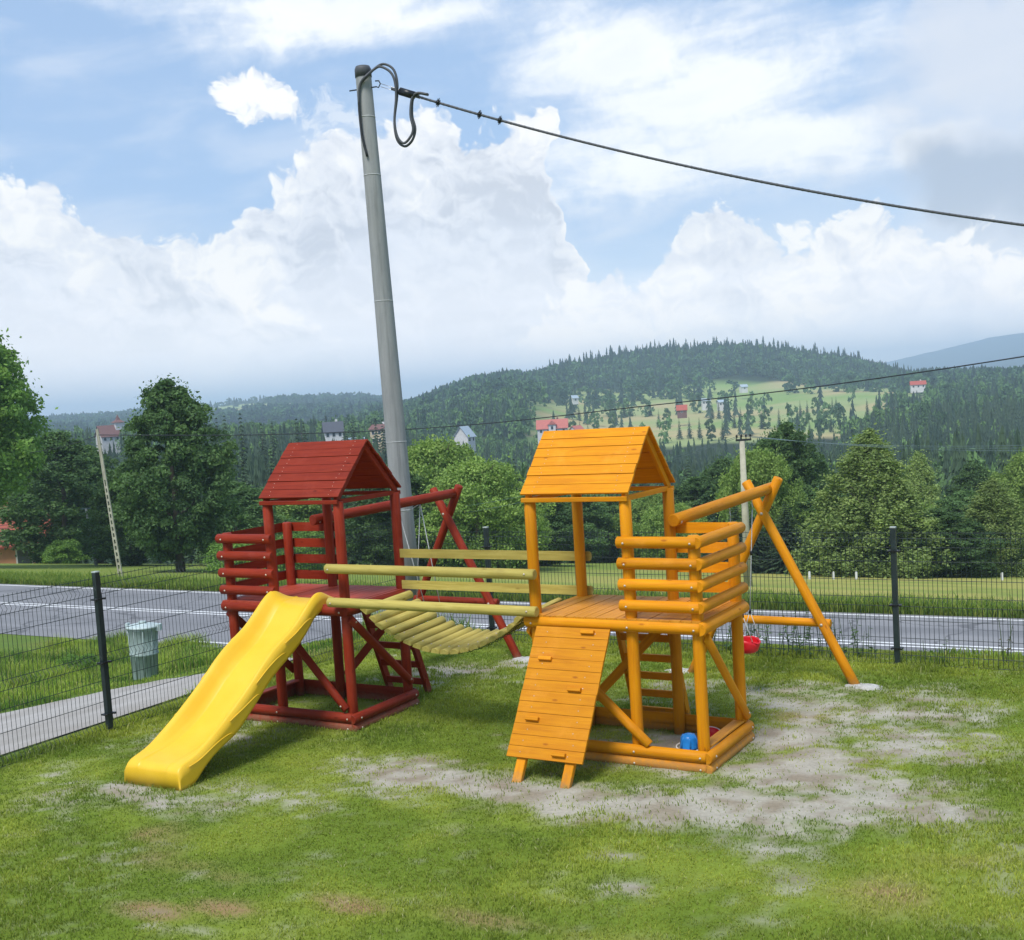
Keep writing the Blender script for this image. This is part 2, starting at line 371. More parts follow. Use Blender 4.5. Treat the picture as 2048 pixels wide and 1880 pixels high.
CONC_Y = mat("old_pole_concrete", plain((.40, .38, .29), .85, 0, .25, 2))
CONC_R = mat("ring_mark", plain((.42, .43, .43), .8, 0, .2, 20))
def asphalt(N):
    o = N.n('ShaderNodeTexCoord').outputs['Object']
    n = N.noise(N.vm('MULTIPLY', o, (.12, .9, 1)).outputs[0], 1, 5, .6); f = N.noise(o, 45, 3, .7); b_ = N.noise(o, .35, 4, .6)
    c = N.mix(N.ss(n, .3, .75), (.165, .165, .175), (.235, .232, .24)); c = N.mix(N.m('MULTIPLY', N.ss(f, .45, .75), .35), c, (.30, .295, .29))
    c = N.mix(N.m('MULTIPLY', N.ss(b_, .5, .75), .4), c, (.14, .14, .15))
    ck = N.n('ShaderNodeTexVoronoi', feature='DISTANCE_TO_EDGE', ins={'Vector': N.vm('ADD', o, N.vm('MULTIPLY', N.n('ShaderNodeTexNoise', ins={'Vector': o, 'Scale': 1.2, 'Detail': 4.0}).outputs['Color'], (1.4, 1.4, 0)).outputs[0]).outputs[0], 'Scale': .28}).outputs['Distance']
    c = N.mix(N.m('MULTIPLY', N.ss(ck, .018, .006), .6), c, (.07, .07, .075))
    tr = N.n('ShaderNodeTexWave', wave_type='BANDS', bands_direction='Y', ins={'Vector': o, 'Scale': .17, 'Distortion': .6}).outputs['Fac']
    c = N.mix(N.m('MULTIPLY', N.ss(tr, .6, 1), .25), c, (.13, .13, .135))
    out(N, N.n('ShaderNodeBsdfPrincipled', ins={'Base Color': c, 'Roughness': .85}).outputs[0])
ASPH = mat("worn_asphalt", asphalt)
def pathm(N):
    o = N.n('ShaderNodeTexCoord').outputs['Object']
    n = N.noise(o, .8, 6, .65); f = N.noise(o, 26, 5, .75)
    c = N.mix(N.ss(n, .3, .75), (.30, .275, .245), (.40, .375, .35)); c = N.mix(N.m('MULTIPLY', N.ss(f, .5, .75), .5), c, (.17, .15, .125))
    out(N, N.n('ShaderNodeBsdfPrincipled', ins={'Base Color': c, 'Roughness': .95}).outputs[0])
PATH = mat("gritty_path", pathm)

def bird(c, k=.6):   # leaf material, per-leaf tint from mesh attribute
    def b(N):
        t = N.n('ShaderNodeAttribute', attribute_name='tint').outputs['Color']
        oi = N.n('ShaderNodeObjectInfo').outputs['Random']
        t = N.n('ShaderNodeHueSaturation', ins={'Color': t, 'Value': N.m('MULTIPLY_ADD', oi, .35, .82)}).outputs[0]
        col = N.mix(1.0, t, c, 'MULTIPLY')
        d = N.n('ShaderNodeBsdfPrincipled', ins={'Base Color': col, 'Roughness': .75, 'Specular IOR Level': .12})
        tr = N.n('ShaderNodeBsdfTranslucent', ins={'Color': N.mix(1.0, col, (1.3, 1.5, .6), 'MULTIPLY')})
        out(N, N.n('ShaderNodeMixShader', ins={0: k, 1: d.outputs[0], 2: tr.outputs[0]}).outputs[0])
    return b
LEAF = mat("leaf_green", bird((1, 1, 1), .28))
NEEDLE = mat("spruce_needles", bird((1, 1, 1), .08))
GRASSM = mat("grass_blades", bird((1, 1, 1), .35))
BARK = mat("grey_bark", plain((.10, .085, .065), .9, 0, .35, 4))

# ------------------------------------------------------------------ terrain
def _h(ix, iy, s):
    n = (ix.astype(np.int64)*374761393 + iy.astype(np.int64)*668265263 + s*1442695041) & 0xffffffff
    n = ((n ^ (n >> 13))*1274126177) & 0xffffffff
    return ((n ^ (n >> 16)) & 0xffffff)/float(0xffffff)
def vn(x, y, s=0):
    x = np.asarray(x, float); y = np.asarray(y, float)
    ix = np.floor(x); iy = np.floor(y); fx = x-ix; fy = y-iy; fx = fx*fx*(3-2*fx); fy = fy*fy*(3-2*fy)
    a = _h(ix, iy, s); b = _h(ix+1, iy, s); c = _h(ix, iy+1, s); d = _h(ix+1, iy+1, s)
    return (a*(1-fx)+b*fx)*(1-fy)+(c*(1-fx)+d*fx)*fy
def fbm(x, y, s=0, o=4):
    t = 0; a = .5; f = 1.0
    for i in range(o): t = t+a*vn(x*f, y*f, s+i*7); a *= .5; f *= 2.03
    return t/(1-.5**o)
VX, VY = math.sin(YAW), math.cos(YAW)                # valley axis: the view looks down it
def to_sd(x, y):
    dx, dy = x-CAM.x, y-CAM.y
    return dx*VY-dy*VX, dx*VX+dy*VY
def from_sd(s, d): return CAM.x+s*VY+d*VX, CAM.y-s*VX+d*VY
def I(x, P): return np.interp(x, [p[0] for p in P], [p[1] for p in P])
def Ss(x, a, b): t = np.clip((x-a)/(b-a), 0, 1); return t*t*(3-2*t)
ROAD_Z = -2.8
def terrain(x, y):
    x = np.asarray(x, float); y = np.asarray(y, float)
    zx = I(x, [(-60, -3.2), (-20, -2.3), (-11.5, -1.0), (-6.9, -.05), (-6.3, 0), (60, 0)])
    zroad = ROAD_Z
    t = Ss(y, 4.35, 12.4)
    z = zx*(1-t)+zroad*t
    far = I(y, [(21.6, 0), (22.6, -.12), (50, -3.8), (80, -7.7), (140, -14), (200, -19)])
    z = np.where(y > 21.6, zroad+far, z)
    s, d = to_sd(x, y); q = s/np.maximum(d, 1.)
    q = np.clip(q, -.9, .9)
    # two valley profiles, blended across the view
    zl = I(d, [(0, -4), (90, -9), (130, -15), (180, -18), (260, -17), (400, -9), (520, -6.5), (700, -9), (1000, -4), (1400, 9), (1750, 24), (1950, 27), (2300, 5), (3000, -30), (8000, -60)])
    hb = np.interp(q, [-.30, -.26, -.20, -.14, -.09, -.03, .05], [.72, .86, 1.05, .92, .74, .6, .5])
    zl = np.where(d > 900, -6+(zl+6)*hb, zl)
    zr = I(d, [(0, -4), (90, -10), (140, -19), (220, -26), (320, -25), (400, -19), (500, -14.5), (600, -11), (700, -6.0), (800, 2), (900, 13), (1000, 29), (1120, 31), (1350, 5), (1800, -40), (8000, -60)])
    k = np.interp(q, [-.10, -.085, -.05, -.02, .02, .04, .065, .085, .12, .165, .21, .25, .29, .315, .335, .36, .43], [.0, .10, .36, .48, .50, .72, .86, .95, 1.05, 1.03, .96, .74, .54, .29, .08, .08, -.08])
    zr = np.where(d > 700, -6+(zr+6)*k, zr)
    # the hill's left shoulder stands closer
    sh = np.interp(q, [-.14, -.06, 0, .035, .07], [0, .6, 1, .6, 0])*I(d, [(380, 0), (620, 14), (900, 10), (1100, 0)])
    zr = zr+sh
    b = Ss(q, -.13, -.03)
    zf = zl*(1-b)+zr*b
    und = (fbm(x/90, y/90, 3)-.5)*np.interp(d, [80, 300, 1500], [0, 4, 9])
    zf = zf+und
    # far ridges
    rdg = I(d, [(2600, 0), (3500, 1), (4200, .75), (4800, .6)])
    z1 = 62*Ss(q, .30, .50)*rdg
    rd2 = I(d, [(4000, 0), (5000, 1), (7400, .8)])
    z2 = (140*np.interp(q, [-.2, -.13, -.10, -.05, .25, .31, .34, .40, .46], [.15, .30, .56, .25, .3, .62, .70, .9, 1.0]))*rd2
    zf = np.maximum(zf, -60)+z1*1.25+z2+(rdg*.3+rd2)*(fbm(x/500, y/500, 9)-.5)*18
    m = Ss(d, 75, 135)
    return z*(1-m)+zf*m
def T(x, y): return float(terrain(np.array([x]), np.array([y]))[0])

# lawn wear: sandy patches where the turf is bare (x, y, rx, ry, strength)
BARE = [(-2.1, -.95, 1.0, .40, .95), (-1.4, -1.05, 1.0, .40, 1.05), (-.6, -1.1, .9, .40, 1.05), (.1, -.95, .8, .42, 1.05), (.65, -.75, .75, .5, 1.1), (1.15, -.65, .7, .45, 1.0), (.75, .2, .7, .8, .95), (1.35, .0, .75, .6, .9),
        (1.9, -.35, .6, .4, .9), (.1, 2.3, .8, .7, .7), (.45, 1.2, .6, .8, .95), (1.0, 2.3, .9, .8, .7), (1.4, 1.2, .8, .8, .7), (-1.3, 2.6, .7, .7, .6), (-4.2, -2.25, .9, .26, .7), (-2.9, -1.9, .8, .28, .55), (-4.9, -2.5, .4, .3, .5),
        (-5.1, -.7, .7, .6, .7), (-4.1, 2.4, .9, .6, .65), (-3.4, 3.0, .6, .4, .65), (.4, -2.4, .18, .12, .6), (-1.35, -1.96, .3, .12, .5), (-.35, .4, .7, .7, .9), (1.0, -1.5, .3, .2, .5),
        (-3.4, -2.2, .6, .3, .55), (.1, -2.0, .2, .12, .5), (1.35, -2.0, .3, .25, .45), (-5.6, -2.0, .3, .3, .35), (-2.2, -1.5, .8, .3, .45)]
DRY = [(-2.3, -3.9, .35, .15, .9), (-2.6, -3.3, .7, .3, .5), (-.2, -3.2, .5, .15, .5), (.9, -3.1, .6, .25, .5), (2.3, -1.2, .5, .4, .45), (-5.6, .4, .4, .6, .5), (-1.1, -3.35, .35, .12, .9), (-1.9, -3.7, .5, .15, .8), (-3.5, -2.9, .4, .3, .6), (1.9, -1.9, .4, .3, .5), (.4, 1.7, .5, .5, .6), (-.7, -4.2, .6, .2, .6)]
def patch(x, y, L, seed):
    m = np.zeros_like(np.asarray(x, float))
    for a, b, rx, ry, s in L: m = np.maximum(m, s*np.clip(1.25-np.sqrt(((x-a)/rx)**2+((y-b)/ry)**2)*.85, 0, 1.2))
    return m
def bare(x, y):
    return np.clip(Ss(patch(x, y, BARE, 0)*1.12+(fbm(x*2.2, y*3.2, 11, 5)-.5)*1.0+(fbm(x*9, y*12, 5, 3)-.5)*1.25, .08, 1.0), 0, 1)
def dry(x, y):
    return np.clip(Ss(patch(x, y, DRY, 0)+(fbm(x*1.6, y*2.2, 21, 4)-.5)*1.3, .25, .9), 0, 1)

def axis(a, b, fine, lim, g=1.06):
    A = list(np.arange(a, b+1e-6, fine)); st = fine; v = b
    while v < lim: st = min(st*g, lim/30); v += st; A.append(v)
    st = fine; v = a; Lo = []
    while v > -lim: st = min(st*g, lim/30); v -= st; Lo.append(v)
    return np.array(Lo[::-1]+A)
gx = axis(-8.0, 7.2, .085, 7400, 1.05); gy = axis(-5.2, 5.2, .085, 7400, 1.05)
GX, GY = np.meshgrid(gx, gy); xx, yy = GX.ravel(), GY.ravel(); zz = terrain(xx, yy)
inyard = (xx > -8) & (xx < 9) & (yy > -6) & (yy < 5)
zz = zz+np.where(inyard, (fbm(xx*1.3, yy*1.3, 2)-.5)*.03+(fbm(xx*7, yy*7, 4)-.5)*.014, 0)
nx, ny = len(gx), len(gy)
q = (np.arange(ny-1)[:, None]*nx+np.arange(nx-1)[None, :]).ravel()
GF = np.stack([q, q+1, q+nx+1, q+nx], 1)
S_, D_ = to_sd(xx, yy); Q_ = S_/np.maximum(D_, 1)
yard = np.where((yy < 5.2), 1.0, 0.0)
fieldn = fbm(xx/7, yy/2.2, 31, 4); fn2 = fbm(xx/1.1, yy/.5, 33, 3)
lawn = np.array([.13, .19, .022]); lawn2 = np.array([.20, .255, .035]); sandc = np.array([.40, .37, .305]); earth = np.array([.20, .135, .07])
field = np.array([.33, .31, .085]); field2 = np.array([.21, .255, .055]); vergeC = np.array([.11, .17, .035])
def lerp(a, b, t): return a+(b-a)*t[:, None]
col = lerp(np.tile(lawn, (len(xx), 1)), lawn2, Ss(fbm(xx*1.5, yy*1.5, 41, 4), .35, .7))
dr = dry(xx, yy); ba = bare(xx, yy)
col = lerp(col, np.array([.26, .22, .11]), dr*.55); col = lerp(col, np.array([.30, .19, .095]), np.clip(patch(xx, yy, DRY, 0)*dr*1.2, 0, .85))
sandn = lerp(np.tile(sandc, (len(xx), 1)), np.array([.27, .225, .165]), Ss(fbm(xx*5, yy*7, 51, 4), .4, .75))
col = lerp(col, sandn, ba*inyard)
vg = lerp(np.tile(vergeC, (len(xx), 1)), np.array([.15, .17, .04]), Ss(fbm(xx*.8, yy*.8, 43, 4), .4, .7))
col = np.where(((yy > 4.6) | (xx < -6.5))[:, None], vg, col)
fcol = lerp(np.tile(field, (len(xx), 1)), field2, Ss(fieldn*.7+fn2*.3, .40, .68))
fcol = lerp(fcol, vergeC*1.1, Ss(yy, 24.5, 22.2)); fcol = lerp(fcol, field2*np.array([.7, .85, .7]), Ss(-xx, 16, 34)*.75)
col = np.where((yy > 21.2)[:, None], fcol, col)
# meadows, woods and far hills
wood = np.array([.022, .036, .016]); mead = np.array([.27, .32, .12]); mead2 = np.array([.40, .33, .16]); mead3 = np.array([.20, .29, .08])
mcol = lerp(np.tile(mead, (len(xx), 1)), mead2, Ss(fbm(xx/60, yy/22, 61, 3), .52, .62)); mcol = lerp(mcol, mead3, Ss(fbm(xx/80, yy/35, 63, 3), .5, .6))
mm = ((D_ > 440) & (D_ < 870) & (Q_ > .015) & (Q_ < .345)).astype(float)
mm = np.maximum(mm, ((D_ > 1350) & (D_ < 2100) & (fbm(S_/190, D_/160, 71, 3) > .56) & (Q_ < -.08)).astype(float))
far_c = lerp(np.tile(wood, (len(xx), 1)), mcol, mm)
far_c = lerp(far_c, np.array([.06, .10, .035]), ((D_ > 420) & (D_ < 800) & (Q_ < .03)).astype(float)*.6)
t_ = Ss(D_, 105, 125); col = lerp(col, far_c, t_)
def groundm(N):
    a = N.n('ShaderNodeAttribute', attribute_name='tint').outputs['Color']
    o = N.n('ShaderNodeTexCoord').outputs['Object']
    f = N.noise(o, 30, 6, .75); g = N.noise(o, 3.5, 5, .65); h = N.noise(o, .4, 5, .65)
    hs = N.m('MULTIPLY_ADD', f, .9, .55); c = N.n('ShaderNodeHueSaturation', ins={'Color': a, 'Value': hs}).outputs[0]
    c = N.n('ShaderNodeHueSaturation', ins={'Color': c, 'Value': N.m('MULTIPLY_ADD', g, .5, .75), 'Hue': N.m('MULTIPLY_ADD', h, .03, .485)}).outputs[0]
    bmp = N.n('ShaderNodeBump', ins={'Strength': .6, 'Distance': .02, 'Height': N.m('ADD', f, g)}).outputs[0]
    out(N, N.n('ShaderNodeBsdfPrincipled', ins={'Base Color': c, 'Roughness': .95, 'Specular IOR Level': .1, 'Normal': bmp}).outputs[0])
GROUND = mat("turf_and_soil", groundm)
tag(mesh_np('ground', np.stack([xx, yy, zz], 1), GF, GROUND, smooth=True, attrs={'tint': col}), kind='structure')

def strip(name, xs, ylo, yhi, n, dz, material):
    """sheet draped on the terrain between two edges"""
    V = []; 
    for i, x in enumerate(xs):
        for j in range(n+1):
            V.append((x, ylo[i]+(yhi[i]-ylo[i])*j/n))
    V = np.array(V); Z = terrain(V[:, 0], V[:, 1])+dz
    q = (np.arange(len(xs)-1)[:, None]*(n+1)+np.arange(n)[None, :]).ravel()
    return tag(mesh_np(name, np.column_stack([V, Z]), np.stack([q, q+n+1, q+n+2, q+1], 1), material, smooth=True), kind='structure')
# the road is level in cross-section, so its sheets lie flat
def road_y(x, c): return c+.0155*(x+10)+.00035*np.minimum(x+22, 0)**2
rx = np.linspace(-90, 45, 136)
def flat(name, lo, hi, dz, material, x0=-90, x1=45):
    X = rx[(rx >= x0) & (rx <= x1)]; V = []
    for x in X: V += [(x, road_y(x, lo), ROAD_Z+dz), (x, road_y(x, hi), ROAD_Z+dz)]
    q = np.arange(len(X)-1)*2
    return tag(mesh_np(name, V, np.stack([q, q+2, q+3, q+1], 1), material), kind='structure')
flat('road', 13.45, 21.15, .012, ASPH)
flat('road_marking', 13.90, 14.02, .018, WHITE_MARK, -21.5)
flat('road_marking', 17.40, 17.52, .018, WHITE_MARK); flat('road_marking', 17.68, 17.80, .018, WHITE_MARK)
flat('road_marking', 20.82, 20.94, .018, WHITE_MARK)
px = np.linspace(-19, -6.72, 60)
pe = np.interp(px, [-19, -14, -12.5, -11.3, -10, -8.6, -7.4, -6.7], [.2, 1.6, 2.3, 3.3, 3.15, 2.95, 2.75, 2.6])+(fbm(px*1.7, px*0, 5)-.5)*.35
strip('path', px, np.full(60, -7.0), pe, 40, .012, PATH)

# ------------------------------------------------------------------ play towers
def bolt(parent, p, n, r=.0085):
    """domed zinc bolt head at p facing n"""
    b = MB(); b.lathe([(r*1.25, 0), (r*1.25, .002), (r*.95, .006), (r*.4, .009), (0, .0095)], 12)
    off = parent.matrix_world.inverted() if False else None
    o = b.obj('bolt', BOLT)
    m = frame(p, Vector(p)+Vector(n))
    o.parent = parent
    o.matrix_basis = PM(parent).inverted() @ m
    return o
def PM(o):
    m = o.matrix_basis.copy()
    while o.parent:
        o = o.parent; m = o.matrix_basis @ m
    return m
HB = 1.2; ZT = 1.262; HE = 2.325; HR = 2.858
RAILZ = [1.912, 1.732, 1.552, 1.372]
def tower(root, X0, Y0, s, wb, wr, D, P, PD, dark):
    """X0 = outer balcony corner post, s = direction towards the roofed bay"""
    X = lambda l: X0+s*l
    W = wb+wr; e = .07
    xa, xb = min(X(-e), X(W+e)), max(X(-e), X(W+e))
    xe = xb-.022                      # front logs stop at the inner face of the right-hand side logs
    rp = .052
    for l, top in ((0, 1.968), (wb, 2.285), (W, 2.285)):
        for y in (0, D):
            lx = .006*R_.uniform(-1, 1)
            log('post', (X(l), Y0+y, -.05), (X(l)+lx, Y0+y, top), rp, P, root, ch=.01)
    # base frame: two half logs on each side, round side out
    for k, z in enumerate((.018, .116)):
        for y, n in ((-.052, -1), (D+.052, 1)):
            b = log('base_log', (xa, Y0+y, z), (xe, Y0+y, z), .052, P, root, half=(0, n, 0))
            if n < 0:
                for l in (0, wb, W): bolt(b, (X(l), Y0+y+n*.051, z), (0, n, 0))
        for l, n in ((-.052, -s), (W+.052, s)):
            b = log('base_log', (X(l), Y0-(.104 if n > 0 else .05), z), (X(l), Y0+D+e-.016, z), .0515, P, root, half=(n, 0, 0))
            for y in (0, D): bolt(b, (X(l)+n*.051, Y0+y, z), (n, 0, 0))
    # deck beams
    for y, n in ((-.052, -1), (D+.052, 1)):
        b = log('deck_beam', (xa, Y0+y, HB), (xe, Y0+y, HB), .056, P, root, half=(0, n, 0))
        if n < 0:
            for l in (0, wb, W): bolt(b, (X(l), Y0+y+n*.055, HB-.01), (0, n, 0))
    for l, n in ((-.052, -s), (W+.052, s)):
        b = log('deck_beam', (X(l), Y0-(.108 if n > 0 else .05), HB), (X(l), Y0+D+e-.018, HB), .0555, P, root, half=(n, 0, 0))
    # deck boards run front to back
    m = MB(); x = xa+.012; rr = random.Random(int(abs(X0*100))+3)
    while x < xb-.03:
        wdt = min(.0985, xb-.012-x)
        m.box((x, Y0-.085, ZT-.024+rr.uniform(-.002, .001)), (x+wdt-.006, Y0+D+.085, ZT+rr.uniform(-.002, .002))); x += wdt
    cx = (xa+xb)/2
    mm_ = Matrix.Translation((cx, Y0+D/2, ZT)) @ Matrix.Rotation(-math.pi/2, 4, 'X')
    inv = mm_.inverted()
    m.v = [tuple(inv @ Vector(v)) for v in m.v]
    m.obj('deck', PD, root, matrix=rel(root, mm_))
    # balcony rails: half logs, flat side in
    for z in RAILZ:
        x1, x2 = sorted((X(-e+(.018 if s < 0 else -.01)), X(wb+e)))
        b = log('rail', (x1, Y0-.052, z), (x2, Y0-.052, z), .050, P, root, half=(0, -1, 0))
        for l in (0, wb): bolt(b, (X(l)+s*(.0 if l else .0), Y0-.052-.0495, z-.004), (0, -1, 0))
        log('rail', (x1, Y0+D+.052, z), (x2, Y0+D+.052, z), .050, P, root, half=(0, 1, 0))
        log('rail', (X(-.052), Y0-(.102 if s < 0 else .05), z+.002), (X(-.052), Y0+D+e, z+.002), .0495, P, root, half=(-s, 0, 0))
    # roof
    x1, x2 = sorted((X(wb-.055), X(W+.055)))
    ey, ez = .055, HE
    for side in (-1, 1):
        ye = Y0-ey if side < 0 else Y0+D+ey; yr = Y0+D/2
        pe_ = Vector((x1, ye, ez)); pr_ = Vector((x1, yr, HR)); dv = pr_-pe_; L = dv.length; dv.normalize()
        nrm = Vector((1, 0, 0)).cross(dv); nrm = nrm if nrm.z > 0 else -nrm
        m = MB(); nb = 7; bw = L/nb
        for k in range(nb):
            a = pe_+dv*(bw*k+.003); b_ = pe_+dv*(bw*(k+1)-.0035); t = .018
            lift = nrm*(.001+.006*R_.random())
            V = [a, a+Vector((x2-x1, 0, 0)), b_+Vector((x2-x1, 0, 0)), b_]
            V = [p-nrm*t/2+lift for p in V]+[p+nrm*t/2+lift for p in V]
            jit = R_.uniform(-.003, .003)
            V = [v+Vector((jit, 0, 0)) for v in V]
            m.add(V, [(3, 2, 1, 0), (4, 5, 6, 7), (0, 1, 5, 4), (1, 2, 6, 5), (2, 3, 7, 6), (3, 0, 4, 7)])
        m.cur = 1
        for k in range(nb):
            for xx_ in (x1+.13, x2-.13):
                for f in (.27, .73):
                    c = pe_+dv*(bw*(k+f))+Vector((xx_-x1+R_.uniform(-.012, .012), 0, 0))+nrm*.0165
                    fm = frame(c, c+nrm)
                    m.add([fm @ Vector((.0042*math.cos(q_*math.pi/3), .0042*math.sin(q_*math.pi/3), .001)) for q_ in range(6)], [(0, 1, 2, 3, 4, 5)])
        mt = frame((x1, yr, HR-.2), (x2, yr, HR-.2)); inv = mt.inverted()
        m.v = [tuple(inv @ Vector(v)) for v in m.v]
        m.obj('roof_panel', (P, BOLT), root, matrix=rel(root, mt))
    for l in (wb, W):
        xi = X(l)
        for side in (-1, 1):
            ye = Y0-.0 if side < 0 else Y0+D
            board('rafter', (xi+(.0 if l == W else .0), ye+side*.02, HE-.03), (xi, Y0+D/2-side*-.012, HR-.055), .06, .035, P, root, side=(0, 0, 1))
        board('tie_beam', (xi, Y0-.05, HE-.045), (xi, Y0+D+.05, HE-.045), .045, .035, P, root, side=(0, 0, 1))
    for y in (-.055, D+.055):
        board('wall_plate', (x1+.01, Y0+y*.98, HE-.045), (x2-.01, Y0+y*.98, HE-.045), .04, .03, P, root, side=(0, 0, 1))

oroot = thing('play_tower', 'orange stained wooden play tower with pitched roof, log balcony, sloping climbing ramp and sandbox base', 'play tower', (-.77, .45, 0), 'log play towers')
wbO, wrO, DO = .6015, .937, .9071
tower(oroot, 0, 0, -1, wbO, wrO, DO, ORANGE, ORANGE_DECK, 0)
rroot = thing('play_tower', 'dark red stained wooden play tower with pitched roof and log balcony beside the concrete pole', 'play tower', (-4.5, .53, 0), 'log play towers')
RX, RY, RWB, RWR, RD = -3.7483, .0595, .593, .9203, .9436
tower(rroot, RX-RWR-RWB, RY, 1, RWB, RWR, RD, RED, RED_DECK, 1)
# braces
def brace(root, a, b, P, half, r=.04):
    return log('brace', a, b, r, P, root, half=half)
yf = -.052
b = brace(oroot, (-1.50, yf, 1.10), (-.47, yf-.002, .175), ORANGE, (0, -1, 0), .045)
b = brace(oroot, (.054, -.0, 1.12), (.054, DO-.01, .22), ORANGE, (1, 0, 0), .045); bolt(b, (.098, DO-.05, .26), (1, 0, 0))
brace(oroot, (-.62, DO+.052, 1.12), (-1.5, DO+.052, .25), ORANGE, (0, 1, 0), .045)
brace(oroot, (-1.538-.054, -.02, 1.12), (-1.538-.054, DO, .28), ORANGE, (-1, 0, 0), .045)
b = brace(rroot, (RX-RWR+.02, RY+yf, 1.12), (RX-.03, RY+yf, .20), RED, (0, -1, 0), .045); bolt(b, (RX-.075, RY+yf-.045, .24), (0, -1, 0))
b = brace(rroot, (RX+.054, RY-.02, 1.12), (RX+.054, RY+RD-.02, .26), RED, (1, 0, 0), .045); bolt(b, (RX+.098, RY+RD-.06, .30), (1, 0, 0)); bolt(b, (RX+.098, RY+.03, 1.075), (1, 0, 0))
brace(rroot, (RX-.02, RY+RD+.052, 1.10), (RX-.88, RY+RD+.052, .25), RED, (0, 1, 0), .045)
brace(rroot, (RX-RWR-RWB-.054, RY, 1.12), (RX-RWR-RWB-.054, RY+RD, .28), RED, (-1, 0, 0), .045)
# seat boards inside the sandboxes
board('seat_board', (-.005, .055, .178), (-.005, DO-.055, .178), .10, .02, ORANGE_DECK, oroot, side=(1, 0, 0))
board('seat_board', (RX-RWR-RWB+.005, RY+.055, .178), (RX-RWR-RWB+.005, RY+RD-.055, .178), .10, .02, RED_DECK, rroot, side=(1, 0, 0))
# ladders behind both towers
def ladder(root, x1, x2, yt, yb, P, zs):
    ld = thing('ladder', None, None, ((x1+x2)/2, yt, 0)); ld.parent = root; ld.location = Vector(((x1+x2)/2, yt, 0))-root.location
    bx_ = ld
    def put(o):
        o.parent = bx_; o.matrix_basis = Matrix.Translation(-Vector(((x1+x2)/2, yt, 0))) @ o.matrix_basis
    zt = 1.17
    for x in (x1, x2):
        put(board('rail', (x, yb, -.03), (x, yt, zt), .085, .045, P, None, side=(0, 1, 0)))
    for z in zs:
        y = yb+(yt-yb)*z/zt
        put(board('rung', (x1+.01, y-.03, z), (x2+.03, y-.03, z), .07, .032, P, None, side=(0, 0, 1)))
ladder(oroot, -1.27, -.73, DO+.12, 1.42, ORANGE, (.06, .25, .44, .63, .84))
ladder(rroot, -4.40, -3.87, RY+RD+.11, 1.56, RED, (.13, .34, .56, .80))
# climbing ramp of the orange tower
rp0, rp1 = Vector((-1.455, -.125, 1.165)), Vector((-1.455, -.905, -.02))
sv = (rp1-rp0).normalized(); RL = (rp1-rp0).length; RWd = .715; rn = Vector((1, 0, 0)).cross(sv); rn = rn if rn.z > 0 else -rn
ramp = thing('ramp', None, None, (0, 0, 0)); ramp.parent = oroot; ramp.location = rp0-oroot.location
m = MB(); blen = 1.175; nb = 12
for k in range(nb):
    a = rp0+sv*(blen*k/nb); b_ = rp0+sv*(blen*(k+1)/nb-.0035); j = R_.uniform(-.002, .002)
    lft = rn*(R_.uniform(0, .003))
    V = [a, a+Vector((RWd, 0, 0)), b_+Vector((RWd, 0, 0)), b_]; V = [p+Vector((j, 0, 0))+lft for p in V]; V = V+[p+rn*.02 for p in V]
    m.add(V, [(0, 1, 2, 3), (7, 6, 5, 4), (1, 0, 4, 5), (2, 1, 5, 6), (3, 2, 6, 7), (0, 3, 7, 4)])
m.cur = 1
for k in range(nb):
    for x in (.13, .585):
        c = rp0+Vector((x+R_.uniform(-.015, .015), 0, 0))+sv*(blen*(k+.5)/nb)+rn*.0245
        fm = frame(c, c+rn); m.add([fm @ Vector((.005*math.cos(q_*math.pi/3), .005*math.sin(q_*math.pi/3), .0)) for q_ in range(6)], [(0, 1, 2, 3, 4, 5)])
mt = frame(rp0, rp0+Vector((1, 0, 0))); inv = mt.inverted(); m.v = [tuple(inv @ Vector(v)) for v in m.v]
pn = m.obj('boarding', (ORANGE, BOLT), ramp, matrix=Matrix.Translation(-rp0) @ mt)
for fx_, fs in ((.72, .035), (.23, .255), (.71, .475), (.24, .715), (.69, .955)):
    c = rp0+Vector((RWd*fx_, 0, 0))+sv*(blen*fs)+rn*.035
    o = board('foothold', c-Vector((.062, 0, 0)), c+Vector((.062, 0, 0)), .032, .036, ORANGE, None, side=tuple(sv), bev=.004)
    o.parent = ramp; o.matrix_basis = Matrix.Translation(-rp0) @ o.matrix_basis
for x in (.13, .585):
    a = rp0+Vector((x, 0, 0))-rn*.03+sv*.02; b_ = rp0+Vector((x, 0, 0))-rn*.03+sv*(RL+.03)
    o = board('bearer', a, b_, .085, .045, ORANGE, None, side=(1, 0, 0)); o.parent = ramp; o.matrix_basis = Matrix.Translation(-rp0) @ o.matrix_basis

